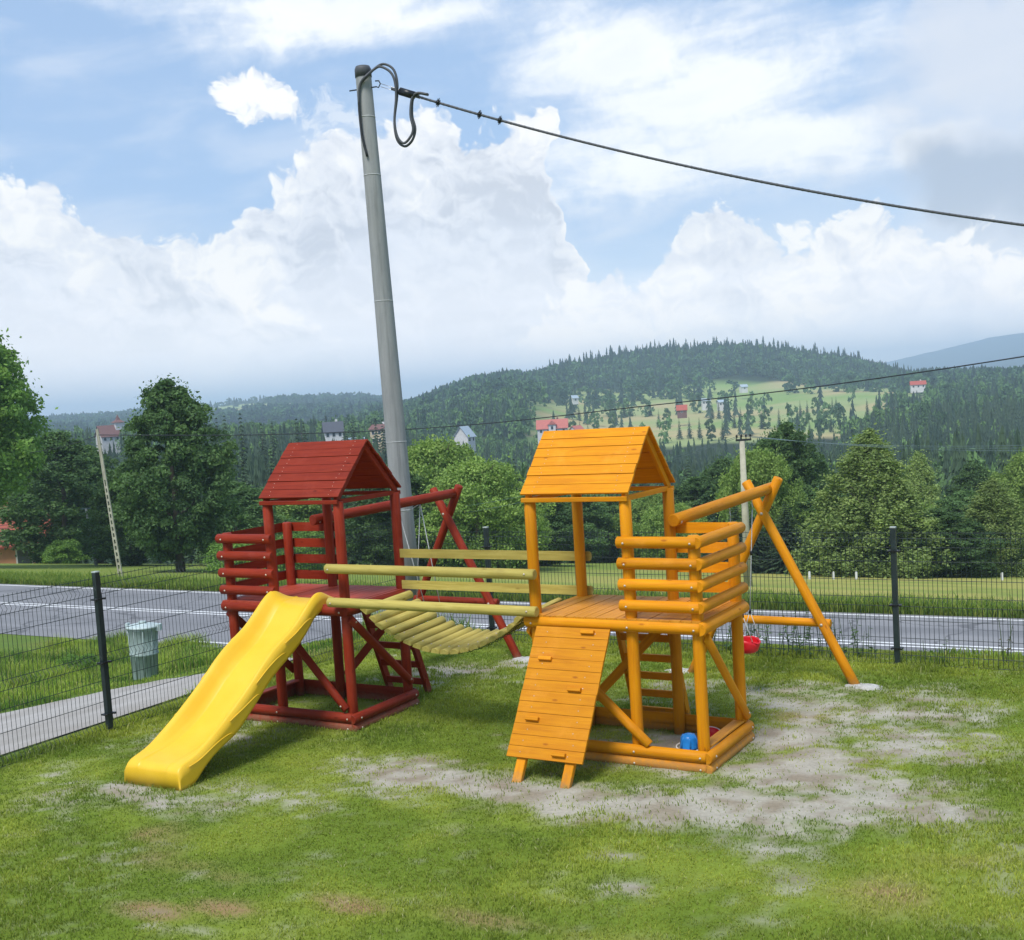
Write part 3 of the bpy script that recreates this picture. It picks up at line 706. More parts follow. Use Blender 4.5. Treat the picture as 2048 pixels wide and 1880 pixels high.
# ------------------------------------------------------------------ swing frames (bolted to the towers' back posts)
def swing_frame(name, label, P, beam0, beam1, l1a, l1b, l2a, l2b, cz):
    root = thing(name, label, 'swing frame', ((l1a[0]+l2a[0])/2, l1a[1], 0), 'A-frame swing beams')
    b = log('beam', beam0, beam1, .058, P, root, ch=.006)
    bolt(b, Vector(beam0)+Vector((.052, .06, -.02)), (1, 0, -.2), .014)
    log('leg', l1a, l1b, .052, P, root); log('leg', l2a, l2b, .052, P, root)
    def at(a, b, z): t = (z-a[2])/(b[2]-a[2]); return Vector(a)+(Vector(b)-Vector(a))*t
    p, q_ = at(l1a, l1b, cz), at(l2a, l2b, cz+.01); yy_ = (p.y+q_.y)/2+.03
    dx = math.copysign(.07, p.x-q_.x)
    log('crossbar', (q_.x-dx, yy_, cz+.01), (p.x+dx, yy_, cz), .045, P, root)
    c = at(l1a, l1b, 1.80); bolt(root, c+Vector((.0, -.052, 0)), (0, -1, 0), .013)
    c = at(l1a, l1b, cz); bolt(root, c+Vector((.0, -.052, 0)), (0, -1, 0), .013)
    return root
swing_frame('swing_frame', 'orange log swing beam on crossed A legs, bolted behind the orange tower', ORANGE, (-.515, .80, 1.995), (-.405, 3.28, 2.065), (.475, 3.06, -.02), (-.655, 3.16, 2.145), (-1.40, 3.17, -.02), (-.295, 3.17, 2.175), .63)
swing_frame('swing_frame', 'dark red log swing beam on crossed A legs, bolted behind the red tower', RED, (-4.80, .90, 2.0), (-4.545, 3.36, 2.06), (-3.70, 3.27, -.02), (-4.86, 3.33, 2.12), (-5.57, 3.38, -.02), (-4.475, 3.36, 2.15), .68)
for nm, c, lb in (('concrete_footing', (.56, 3.04, 0), 'small pale concrete footing at the right leg of the orange swing frame'), ('concrete_footing', (-3.60, 3.25, 0), 'small pale concrete footing at the right leg of the red swing frame'),
                  ('concrete_footing', (-1.52, 3.17, 0), 'small pale concrete footing at the left leg of the orange swing frame')):
    m = MB(); n = 18; rr = random.Random(nm+str(c[0])); V = [(0, 0, .028)]; rad_ = [rr.uniform(.10, .17) for _ in range(n)]
    for rg, zf in ((.6, .028), (1, .012), (1.08, -.03)):
        V += [(rad_[k]*rg*math.cos(2*math.pi*k/n)*1.25, rad_[k]*rg*math.sin(2*math.pi*k/n)*.8, zf+rr.uniform(-.006, .006)) for k in range(n)]
    F = [(0, 1+k, 1+(k+1) % n) for k in range(n)]
    for j in (0, 1): F += [(1+j*n+k, 1+(j+1)*n+k, 1+(j+1)*n+(k+1) % n, 1+j*n+(k+1) % n) for k in range(n)]
    m.add(V, F, True); tag(m.obj(nm, FOOT, loc=c), lb, 'footing')
# baby swing on the orange beam
def eye(parent, p, r=.016):
    b = MB(); b.tube([Vector((0, r*math.cos(a), r*math.sin(a))) for a in np.linspace(0, 2*math.pi, 13)], .0035, 6, False)
    b.tube([(0, 0, r), (0, 0, r+.045)], .005, 6); b.tube([(0, 0, -r), (.004, .006, -r-.014), (0, 0, -r-.05)], .004, 6)
    o = b.obj('hook', STEEL); o.parent = parent; o.location = Vector(p)-parent.location; return o
sw = thing('baby_swing', 'red plastic baby swing seat hanging on ropes behind the orange tower', 'swing', (-.43, 2.55, .42))
h1, h2 = Vector((-.50, 1.35, 1.935)), Vector((-.45, 2.15, 1.955))
SX, SY, SZ = -.43, 2.36, .50
h1, h2 = Vector((-.458, 2.10, 1.955)), Vector((-.43, 2.68, 1.98))
sw.location = (SX, SY, SZ)
for h in (h1, h2): eye(sw, h-Vector((0, 0, .035)))
seat = MB(); prof = []
n = 28; V = []; F = []
for j, (zf, sc_) in enumerate(((.135, 1.0), (.10, 1.0), (.02, .96), (-.03, .85), (-.055, .6), (-.06, .0))):
    for k in range(n):
        a = 2*math.pi*k/n; rx_, ry_ = .12*sc_, .135*sc_
        dip = .05*max(0, math.cos(a))**2*(1 if zf > .08 else 0)       # cut-away front
        V.append((rx_*math.cos(a), ry_*math.sin(a), zf*.75-dip))
for j in range(5): F += [(j*n+k, j*n+(k+1) % n, (j+1)*n+(k+1) % n, (j+1)*n+k) for k in range(n)]
V2 = [(x*.93, y*.94, z if j_ < n else z+.008) for j_, (x, y, z) in enumerate(V)]; o_ = len(V)
F2 = [tuple(o_+i for i in reversed(f)) for f in F]; F3 = [(k, o_+k, o_+(k+1) % n, (k+1) % n) for k in range(n)]
seat.add(V+V2, F+F2+F3, True)
seat.tube([(.07, -.10, .09), (.115, -.05, .06), (.122, 0, .055), (.115, .05, .06), (.07, .10, .09)], .010, 8)
seat.obj('seat', REDP, sw)
rp_ = MB()
for h, sy in ((h1, -1), (h2, 1)):
    k_ = Vector((SX, SY+sy*.11, SZ+.36)); hl = h-Vector((0, 0, .09))
    rp_.tube([hl-sw.location, k_-sw.location], .0045, 6)
    for sx in (-1, 1): rp_.tube([k_-sw.location, Vector((sx*.09, sy*.11, .095))], .004, 6)
rp_.obj('rope', ROPE, sw)
kb = MB()
for h, sy in ((h1, -1), (h2, 1)):
    for z in (SZ+.36, SZ+.95):
        t = (z-SZ-.36)/(h.z-.09-SZ-.36); c = Vector((SX, SY+sy*.11, SZ+.36)).lerp(h-Vector((0, 0, .09)), t)-sw.location
        kb.tube([c-Vector((0, 0, .022)), c+Vector((0, 0, .022))], .013, 8)
kb.obj('rope_clamp', CLAMP, sw)
# white rope swing on the red beam
rs = thing('rope_swing', 'white rope swing hanging from the red log beam in front of the concrete pole', 'swing', (-4.62, 2.2, .78))
hA, hB = Vector((-4.67, 2.30, 1.975)), Vector((-4.64, 2.72, 1.99))
for h in (hA, hB): eye(rs, h-Vector((0, 0, .035)))
L_ = rs.location; tb = MB()
for a, b_ in ((hB, (-4.50, 2.80, .72)), (hB, (-4.84, 2.78, .72)), (hA, (-4.50, 2.50, .72)), (hA, (-4.80, 2.44, .72))):
    tb.tube([Vector(a)-L_, Vector(b_)-L_], .006, 6)
tb.tube([hA+Vector((0, 0, -.04))-L_, Vector((-4.66, 2.50, 1.93))-L_, hB-L_], .006, 6); tb.obj('rope', ROPE, rs)
board('seat', (-4.66, 2.40, .71), (-4.66, 2.86, .71), .34, .022, RED_DECK, rs, side=(1, 0, 0))

# ------------------------------------------------------------------ plank bridge
br = thing('plank_bridge', 'greenish pine plank bridge with round handrails sagging between the red and the orange tower', 'bridge', (-2.62, .5, .85))
for z in (1.637, 1.305):
    b = log('handrail', (-3.80, -.125, z+.004), (-1.455, -.125, z-.006), .0475, PINE, br)
    for x in (RX, -1.538): bolt(b, (x, -.171, z), (0, -1, 0))
    log('handrail', (-3.70, DO+.05, z+.005), (-1.46, DO+.05, z), .046, PINE, br, half=(0, 1, 0))
CP = [(-3.62, 1.235), (-3.55, 1.20), (-3.45, 1.115), (-3.37, 1.055), (-3.27, .998), (-3.16, .943), (-3.05, .902), (-2.94, .868), (-2.83, .845), (-2.72, .834), (-2.61, .832), (-2.495, .84), (-2.385, .862), (-2.275, .893), (-2.165, .935), (-2.06, .985), (-1.955, 1.04), (-1.86, 1.105), (-1.77, 1.18)]
for i in range(1, len(CP)):
    x, z = CP[i]; x0, z0 = CP[i-1]; tx, tz = (CP[min(i+1, len(CP)-1)][0]-x0, CP[min(i+1, len(CP)-1)][1]-z0)
    l = math.hypot(tx, tz); nrm = Vector((-tz/l, 0, tx/l))
    y1 = .075+R_.uniform(-.012, .012)
    b = log('plank', (x, y1, z-.018), (x, y1+.80, z+.017), .048, PINE, br, half=tuple(nrm))
    c = Vector((x, y1+.10, z-.014))+nrm*.048; bolt(b, c, nrm, .006)
for y in (.17, .78):
    m = MB(); pts = [Vector((RX-.0, y, 1.16))]+[Vector((x, y, z-.03+(y-.1)*.044)) for x, z in CP[1:]]+[Vector((-1.60, y, 1.17))]
    for a, b_ in zip(pts, pts[1:]):     # chain links
        n_ = max(2, int((b_-a).length/.03)); d = (b_-a).normalized()
        for k in range(n_):
            c = a.lerp(b_, (k+.5)/n_); sd_ = Vector((0, 1, 0)) if k % 2 else d.cross(Vector((0, 1, 0)))
            m.tube([c+(d*.017*math.cos(t)+sd_*.009*math.sin(t)) for t in np.linspace(0, 2*math.pi, 9)], .0032, 4, False)
    o = m.obj('chain', CLAMP); o.parent = br; o.location = -br.location

# ------------------------------------------------------------------ slide
sl_ = thing('slide', 'bright yellow wavy plastic slide leaning on the red tower', 'slide', (-4.27, -1.9, 0))
prof = [(.20, 1.283, 1.292, 1.262), (.10, 1.282, 1.335, 1.255), (.0, 1.28, 1.392, 1.235), (-.06, 1.272, 1.388, 1.20), (-.11, 1.245, 1.36, 1.175), (-.17, 1.175, 1.325, 1.15), (-.30, 1.055, 1.22, 1.09), (-.45, .945, 1.105, .985), (-.60, .865, 1.03, .90), (-.75, .785, .955, .81), (-.90, .69, .855, .69),
        (-1.05, .565, .735, .55), (-1.20, .455, .625, .42), (-1.35, .365, .525, .315), (-1.50, .30, .43, .262), (-1.65, .255, .345, .20), (-1.78, .232, .275, .12), (-1.88, .222, .240, .03), (-1.98, .213, .218, .0), (-2.035, .19, .192, .0), (-2.055, .15, .15, .0)]
ys = np.linspace(.20, -2.0, 70); ys = np.concatenate([ys, [-2.02, -2.038, -2.05, -2.056]])
PY = [p[0] for p in prof][::-1]
bed = np.interp(ys, PY, [p[1] for p in prof][::-1]); topz = np.interp(ys, PY, [p[2] for p in prof][::-1]); sk = np.interp(ys, PY, [p[3] for p in prof][::-1])
def smooth(a, k=2):
    b = a.copy()
    for _ in range(k): b[1:-1] = (b[:-2]+2*b[1:-1]+b[2:])/4
    return b
bed, topz, sk = smooth(bed, 4), smooth(topz, 3), smooth(sk, 3)
xc = -4.31; V = []; F = []; smf = []
for y, zb_, zt_, zs_ in zip(ys, bed, topz, sk):
    hw = .265; hwall = max(zt_-zb_, .004)
    fl = .02*min(1, hwall/.1); zs_ = min(zs_, zb_-.03)
    sec = []
    for t in np.linspace(0, 1, 6): sec.append((-(hw+.052+.03), zs_+(zt_-.02-zs_)*t) if t < 1 else (-(hw+.055), zt_-.008))
    sec += [(-(hw+.045), zt_), (-(hw+.02), zt_-.004)]
    for t in (.3, .6, .85): sec.append((-(hw+.02-.10*t), zt_-.004-(hwall-.006)*t))
    sec += [(-(hw-.088), zb_+.012), (-(hw-.096), zb_+.003), (-(hw-.110), zb_)]
    half_ = sec
    full = [(x-0, z) for x, z in half_]+[(0, zb_-.003)]+[(-x, z) for x, z in reversed(half_)]
    V += [(xc+x, y, z) for x, z in full]
ns = len(full)
for i in range(len(ys)-1):
    for k in range(ns-1): F.append((i*ns+k, (i+1)*ns+k, (i+1)*ns+k+1, i*ns+k+1)); smf.append(True)
# blunt foot
i = len(ys)-1; base_ = len(V)
V += [(V[i*ns+k][0], ys[-1]-.006+.03*(1-min(1, 1)), max(0, .0)) for k in range(ns)]
for k in range(ns-1): F.append((i*ns+k, base_+k, base_+k+1, i*ns+k+1)); smf.append(True)
ob = mesh_np('chute', V, F, SLIDE, None, smooth=smf); ob.parent = sl_; ob.location = -sl_.location
sol = ob.modifiers.new('thickness', 'SOLIDIFY'); sol.thickness = .008; sol.offset = -1
# moulded wavy ribs along the outer walls
for sgn, nm in ((1, 'rib'), (-1, 'rib')):
    m = MB()
    for (ya, yb_, fa, fb_) in ((-.20, -.62, .9, .1), (-.62, -1.05, .9, .1), (-1.02, -1.42, .9, .1), (-1.38, -1.95, .8, .15)):
        pts = []
        for t in np.linspace(0, 1, 15):
            y = ya+(yb_-ya)*t; f = fb_+(fa-fb_)*(1-(1-t)**.6 if False else (1-t)**2.0) if True else 0
            f = .08+.84*(t**.55) if sgn else 0
            zs_ = np.interp(-y, -ys, sk); zt_ = np.interp(-y, -ys, topz)
            pts.append(Vector((xc+sgn*(.265+.0835), y, zs_+(zt_-.02-zs_)*f)))
        m.tube(pts, .0055, 6)
    o = m.obj(nm, SLIDE); o.parent = sl_; o.location = -sl_.location

# ------------------------------------------------------------------ things in the sandbox
m = MB(); m.lathe([(.066, 0), (.064, .01), (.056, .085), (.050, .105), (.038, .118), (.018, .122), (0, .122)], 28)
for k in range(6):
    a = k*math.pi/3; m.tube([(.065*math.cos(a), .065*math.sin(a), .004), (.058*math.cos(a), .058*math.sin(a), .08), (.043*math.cos(a), .043*math.sin(a), .112)], .006, 6)
bk = thing('toy_bucket', 'upturned blue toy bucket on the sand of the orange sandbox', 'toy bucket', (-.345, .50, .008)); bk.rotation_euler = (.05, .04, 0); bk.scale = (1.25, 1.25, 1.0)
m.obj('pail', BLUE, bk)
m = MB(); m.tube([(.092*math.cos(a), .082*math.sin(a), .006+.006*math.sin(a)) for a in np.linspace(0, 2*math.pi, 29)], .0055, 6, False); m.obj('handle', WHITEP, bk)
m = MB(); m.lathe([(.0, .012), (.05, .010), (.085, .03), (.098, .055), (.104, .056), (.100, .05), (.088, .02), (.05, .0), (0, .0)], 24)
for k in range(-4, 5): m.tube([(k*.018, -.07, .016), (k*.018, .07, .016)], .003, 4)
sv_ = thing('toy_sieve', 'red toy sieve with a white rim lying behind the blue bucket', 'toy sieve', (-.26, .80, .01)); sv_.rotation_euler = (.25, .2, 0)
m.obj('dish', REDP, sv_); m = MB(); m.tube([(.102*math.cos(a), .102*math.sin(a), .058) for a in np.linspace(0, 2*math.pi, 25)], .005, 6, False); m.obj('rim', WHITEP, sv_)

# ------------------------------------------------------------------ fences
def fence(label, pts, H, posts, cat='fence'):
    """welded mesh panels between consecutive points (x, y); folded at three rows"""
    root = thing('mesh_fence', label, cat, (pts[0][0], pts[0][1], T(*pts[0])))
    o_ = Vector(root.location)
    rows = []   # (z, depth offset)
    for zc in (.055*H/1.5, .475*H, .92*H):
        rows += [(zc-.05, 0), (zc, .032), (zc+.05, 0)]
    zs_all = [-.02]+[r[0] for r in rows]+[H]
    def offs(z):
        for zc in (.055*H/1.5, .475*H, .92*H):
            if abs(z-zc) < .051: return .035*(1-abs(z-zc)/.05)
        return 0
    hz = [r[0] for r in rows if r[1] == 0]+[.20*H, .335*H, .64*H, .78*H, H-.008]
    for (a, b_) in zip(pts, pts[1:]):
        a = Vector((a[0], a[1], T(*a))); b_ = Vector((b_[0], b_[1], T(*b_))); d = b_-a; L = d.length; d /= L
        nrm = Vector((d.y, -d.x, 0)).normalized()
        m = MB(); n = int((L-.07)/.05); x0 = (L-n*.05)/2
        for k in range(n+1):
            c = a+d*(x0+k*.05)
            m.tube([c+Vector((0, 0, z))+nrm*offs(z) for z in sorted(set([0.0]+[r[0] for r in rows]+[H+.012]))], .0029, 4, False)
        for z in hz:
            m.tube([a+d*x0+Vector((0, 0, z))-nrm*.004, b_-d*x0+Vector((0, 0, z))-nrm*.004], .0032, 4, False)
        m.v = [tuple(Vector(v)-o_) for v in m.v]
        m.obj('mesh_panel', FENCE, root)
    for (x, y) in posts:
        z0 = T(x, y); m = MB(); e = .027
        m.box((-e, -e, -.1), (e, e, H+.05)); ps = m.obj('post', FENCE, root, loc=Vector((x, y, z0))-o_)
        m = MB(); m.box((-e-.003, -e-.003, H+.05), (e+.003, e+.003, H+.062)); c = m.obj('cap', CAPM, ps)
        i = min(range(len(pts)), key=lambda j: (pts[j][0]-x)**2+(pts[j][1]-y)**2)
        j = i+1 if i+1 < len(pts) else i-1
        dd = Vector((pts[j][0]-pts[i][0], pts[j][1]-pts[i][1], 0)).normalized()
        for z in (.09*H/1.5+.09, .45*H, .86*H):
            m = MB(); m.bar(-dd*.062+Vector((0, 0, z)), dd*.062+Vector((0, 0, z)), .075, .016, side=(dd.y, -dd.x, 0))
            for s_ in (-1, 1): m.lathe([(.011, -.011), (.014, 0), (.011, .011)], 8, tuple(dd*s_*.052+Vector((dd.y, -dd.x, 0))*.038+Vector((0, 0, z))))
            m.obj('clamp', CLAMP, ps)
    return root
fence('dark green welded mesh fence along the road behind both play towers', [(-6.03, 4.15), (-4.62, 4.15), (-2.02, 4.15), (.65, 4.15), (3.15, 4.15), (5.6, 4.15)], 1.47, [(-6.03, 4.15), (-4.62, 4.15), (-2.02, 4.15), (.65, 4.15), (3.15, 4.15)])
fence('dark green welded mesh fence beside the path, running past the yellow slide', [(-6.20, -6.0), (-6.22, -3.35), (-6.24, -.86), (-6.17, 1.64), (-6.05, 4.08)], 1.62, [(-6.22, -3.35), (-6.24, -.86), (-6.17, 1.64)])

# ------------------------------------------------------------------ poles and cables
pb = Vector((-5.75, 3.93, -.05)); pt_ = Vector((-5.87, 3.84, 7.62))
up_ = thing('utility_pole', 'tall round concrete pole behind the red tower with a cable loop at its top', 'utility pole', pb)
m = MB(); n = 40; R0, R1 = .158, .103; hgt = pt_-pb
m.tube([hgt*t for t in (0, .25, .5, .75, .985, 1.0)], [R0, R0+(R1-R0)*.25, R0+(R1-R0)*.5, R0+(R1-R0)*.75, R1, R1-.02], n); m.obj('shaft', CONC, up_)
m = MB(); m.tube([hgt*.986, hgt*.999, hgt*1.004], [R1+.007, R1+.006, R1-.01], 32); m.obj('cap', CABLE, up_)
for t in (.36, .605, .82, .918, .24):
    r_ = R0+(R1-R0)*t; m = MB(); m.tube([hgt*t, hgt*t+Vector((0, 0, .012))], r_+.0025, 40); m.obj('ring', CONC_R, up_)
# direction of the service cable
A = pt_; Ecab = Vector((3.12, 5.72, 4.47))
cx_ = (Ecab-A); ch_ = Vector((cx_.x, cx_.y, 0)).normalized()
top = pt_-pb
m = MB(); hk = Vector((0, 0, 7.42))+(top*.96-Vector((0, 0, top.z*.96)))
hook0 = hk-ch_*.22; m.tube([hook0, hk+ch_*.17, hk+ch_*.20+Vector((0, 0, -.015)), hk+ch_*.23+Vector((0, 0, .03)), hk+ch_*.21+Vector((0, 0, .07)), hk+ch_*.16+Vector((0, 0, .075))], .009, 6); m.obj('hook', WIRE_D, up_)
def catmull(P, n=8):
    P = [Vector(p) for p in P]; P = [P[0]*2-P[1]]+P+[P[-1]*2-P[-2]]; o = []
    for i in range(1, len(P)-2):
        for k in range(n):
            t = k/n; a, b_, c, d = P[i-1:i+3]
            o.append(.5*((2*b_)+(c-a)*t+(2*a-5*b_+4*c-d)*t*t+(3*b_-a-3*c+d)*t**3))
    return o+[P[-2]]
vdir = Vector((0, 0, 1)); side_ = Vector((ch_.y, -ch_.x, 0))
def cp(h, v, s=0.0): return Vector((pt_.x, pt_.y, pt_.z))-pb+ch_*h+vdir*v+side_*s
for k, ds in enumerate((0.0, .03)):
    m = MB(); e = k*.035
    m.tube(catmull([cp(.03, -1.15, .12), cp(-.02, -.85, .13), cp(-.03, -.45, .13), cp(.0, -.24, .125), cp(.09, -.14, .10+ds), cp(.17, -.02-e*.5, ds), cp(.30-e, .02-e, ds), cp(.43-e, -.06-e, ds), cp(.475-e*.6, -.22, ds), cp(.46, -.42, ds), cp(.40+e*.4, -.72, ds),
                    cp(.42+e*.5, -.96+e, ds), cp(.52, -1.06+e, ds), cp(.63-e*.4, -1.0+e, ds), cp(.685-e*.5, -.86, ds), cp(.655-e*.3, -.68, ds), cp(.68, -.48, ds), cp(.76, -.42, ds), cp(.9, -.455, ds)], 6), .0165, 8)
    m.obj('cable_loop', CABLE, up_)
cab = thing('overhead_cable', 'thick twisted overhead cable running from the tall concrete pole across the sky', 'cable', pb)
P0 = cp(.24, -.24)+pb
def cabp(t):
    p = P0.lerp(Ecab, t); p = p.copy(); p.z -= 4*.235*t*(1-t); return p
ccc = [cabp(t) for t in np.linspace(0, 2.3, 140)]
m = MB(); m.tube([p-pb for p in ccc[1:]], .015, 8)
for ph in (0, math.pi):
    m.tube([p-pb+Vector((0, math.cos(i*1.9+ph), math.sin(i*1.9+ph)))*.006 for i, p in enumerate([cabp(t) for t in np.linspace(.06, 2.3, 560)])], .0125, 6)
m.obj('bundle', CABLE, cab)
m = MB()
for off in (-.02, .02): m.tube([cabp(t)-pb+Vector((0, 0, off)) for t in np.linspace(0, .06, 5)], .004, 5)
m.obj('tension_wire', STEEL, cab)
m = MB(); m.tube([cabp(.030)-pb, cabp(.052)-pb], .05, 12); m.obj('anchor_clamp', CLAMP, cab)
for t in (.088, .150, .180):
    m = MB(); c = cabp(t)-pb; d = (cabp(t+.01)-cabp(t)).normalized()
    m.tube([c-d*.02, c+d*.02], .03, 8)
    for k in range(8): 
        a = k*math.pi/4; v_ = d.cross(Vector((0, 0, 1))).normalized(); w_ = d.cross(v_); m.tube([c, c+(v_*math.cos(a)+w_*math.sin(a))*.058], .006, 5)
    m.obj('spiked_tie', CLAMP, cab)

def at_d(u, d, z=None, v=None):
    """world place seen at column u (2048-px photo) at depth d; height from v if given, else the terrain"""
    dd = fw*FPX+rt*(u-1030.6)-up*((v if v is not None else 1003.7)-1003.7)
    # solve for ground-plane depth d along the valley axis
    hx = dd.x*VX+dd.y*VY; p = CAM+dd*(d/hx)
    return Vector((p.x, p.y, p.z if v is not None else T(p.x, p.y)))
def at_uv(u, v, d): return at_d(u, d, v=v)

# lattice concrete pole at the left
lb_ = at_d(228, 52); lt = at_uv(194, 858, 52); lt = Vector((lb_.x+(lt.x-lb_.x), lb_.y+(lt.y-lb_.y), lt.z))
lp = thing('utility_pole', 'slim old concrete pole pierced with slots, leaning beside the dark ash tree', 'utility pole', lb_)
hv = lt-lb_; m = MB(); xd = Vector((VY, -VX, 0)); 
def lat(t, s): w_ = .19-.09*t; return hv*t+xd*s*w_/2
m.add([*[lat(0, s)+Vector((VX*f, VY*f, 0)) for s, f in ((-1, -.06), (-.45, -.06), (-.45, .06), (-1, .06))], *[lat(1, s)+Vector((VX*f, VY*f, 0)) for s, f in ((-1, -.05), (-.45, -.05), (-.45, .05), (-1, .05))]], [(3, 2, 1, 0), (4, 5, 6, 7), (0, 1, 5, 4), (1, 2, 6, 5), (2, 3, 7, 6), (3, 0, 4, 7)])
m.add([*[lat(0, s)+Vector((VX*f, VY*f, 0)) for s, f in ((.45, -.06), (1, -.06), (1, .06), (.45, .06))], *[lat(1, s)+Vector((VX*f, VY*f, 0)) for s, f in ((.45, -.05), (1, -.05), (1, .05), (.45, .05))]], [(3, 2, 1, 0), (4, 5, 6, 7), (0, 1, 5, 4), (1, 2, 6, 5), (2, 3, 7, 6), (3, 0, 4, 7)])
for k in range(15):
    t0, t1 = k*.043+.0, k*.043+.016
    m.bar(hv*t0, hv*t1, (.19-.09*t0)*.6, .10, side=xd)
m.bar(hv*.66, hv*1.0, .075, .085, side=xd); m.obj('shaft', CONC_Y, lp)
# thin pole further left
tb_ = at_d(181, 74); tt = at_uv(172, 1017, 74); m = MB(); m.tube([(0, 0, -.1), tt-tb_], [.10, .07], 12); tp = thing('utility_pole', 'thin grey pole with a short crossarm left of the slotted concrete pole', 'utility pole', tb_); m.obj('shaft', CONC, tp)
m = MB(); m.bar(tt-tb_-xd*.33, tt-tb_+xd*.33, .07, .07); m.obj('crossarm', WIRE, tp)
# pole with crossarm behind the orange tower
qb = at_d(1489, 46); qt = at_uv(1484, 882, 46); m = MB(); m.tube([(0, 0, -.1), qt-qb], [.17, .10], 20); qp = thing('utility_pole', 'pale round concrete pole with insulators on a crossarm behind the orange swing frame', 'utility pole', qb); m.obj('shaft', CONC_Y, qp)
m = MB(); m.bar(qt-qb-xd*.24+Vector((0, 0, .04)), qt-qb+xd*.36+Vector((0, 0, .04)), .09, .08); m.obj('crossarm', WIRE_D, qp)
ins_ = []
for s in (-.2, -.02, .16, .33):
    c = qt-qb+xd*s+Vector((0, 0, .08)); m = MB(); m.lathe([(.015, 0), (.015, .06), (.045, .07), (.035, .11), (.045, .12), (.03, .17), (0, .18)], 10, tuple(c)); m.obj('insulator', CLAMP, qp); ins_.append(c+qb+Vector((0, 0, .1)))
def wire(label, pts, r, material, name='overhead_wire'):
    pts = [Vector(p) for p in pts]; m = MB(); m.tube([p-pts[0] for p in pts], r, 5); o = m.obj(name, material, loc=pts[0]); return tag(o, label, 'wire', 'thin overhead wires')
def sagline(a, b_, sag, n=24): return [a.lerp(b_, t)-Vector((0, 0, 4*sag*t*(1-t))) for t in np.linspace(0, 1, n)]
for k, lb in enumerate(('uppermost thin wire going right from the crossarm pole over the birch', 'middle thin wire going right from the crossarm pole over the birch', 'lowest thin wire going right from the crossarm pole over the birch')):
    wire(lb, sagline(ins_[k+1], at_uv(2200, 884+k*7, 40), .25), .008, WIRE)
for k, lb in enumerate(('upper thin wire dropping left from the crossarm pole into the valley', 'lower thin wire dropping left from the crossarm pole into the valley')):
    wire(lb, sagline(ins_[k], at_uv(930, 1012+k*14, 62), .3), .009, WIRE)
# long cable from the slotted pole over the hill to the right
LP = [at_uv(194, 870, 52), at_uv(436, 870.5, 49.5), at_uv(579, 868, 48), at_uv(773, 861, 46), at_uv(1000, 844.6, 43), at_uv(1273, 814, 40), at_uv(1550, 784, 36.5), at_uv(1800, 750.5, 33.5), at_uv(2048, 713, 31), at_uv(2250, 680, 29)]
wire('long black cable rising rightwards across the valley, in front of the hill', catmull(LP, 5), .019, WIRE_D)
wire('short dark cable from the slotted pole into the leftmost tree', sagline(at_uv(192, 872, 52), at_uv(60, 905, 58), .1), .014, WIRE_D)

# ------------------------------------------------------------------ bin by the path
bb = Vector((-11.45, 4.25, T(-11.45, 4.25))); bn = thing('waste_bin', 'grey green waste bin with a pale round lid by the path beyond the fence', 'waste bin', bb)
bn.rotation_euler = (0, .03, .5)
m = MB(); m.lathe([(.195, 0), (.20, .02), (.215, .40), (.232, .41), (.232, .44), (.222, .45), (.24, .82), (.252, .83), (.252, .86)], 28)
for k in range(10): a = k*2*math.pi/10; m.tube([(.200*math.cos(a), .200*math.sin(a), .02), (.243*math.cos(a), .243*math.sin(a), .82)], .008, 5)
m.obj('body', BIN, bn)
m = MB(); m.lathe([(.265, .855), (.268, .875), (.255, .89), (.15, .915), (0, .92)], 28); ld = m.obj('lid', BIN_L, bn)
m = MB(); m.box((-.05, -.03, .91), (.05, .03, .96)); m.box((.20, -.06, .80), (.30, .06, .905)); m.box((-.27, -.05, .86), (-.23, .05, .93)); m.obj('handle', BIN_L, bn)

# small white stakes at the edge of the wood
for k, (u, dd_) in enumerate(((1613, 55), (1661, 55), (1707, 55), (2000, 55))):
    p = at_d(u, dd_); m = MB(); m.box((-.05, -.03, -.05), (.05, .03, .34)); m.box((-.04, -.025, .34), (.04, .025, .37))
    tag(m.obj('marker_stake', WHITE_MARK, loc=p), ['white marker stake at the wood edge, leftmost beside the orange leg', 'white marker stake at the wood edge, second from the orange leg', 'white marker stake at the wood edge, just left of the birch trunk', 'white marker stake at the wood edge near the right end of the fence'][k], 'stake', 'marker stakes')

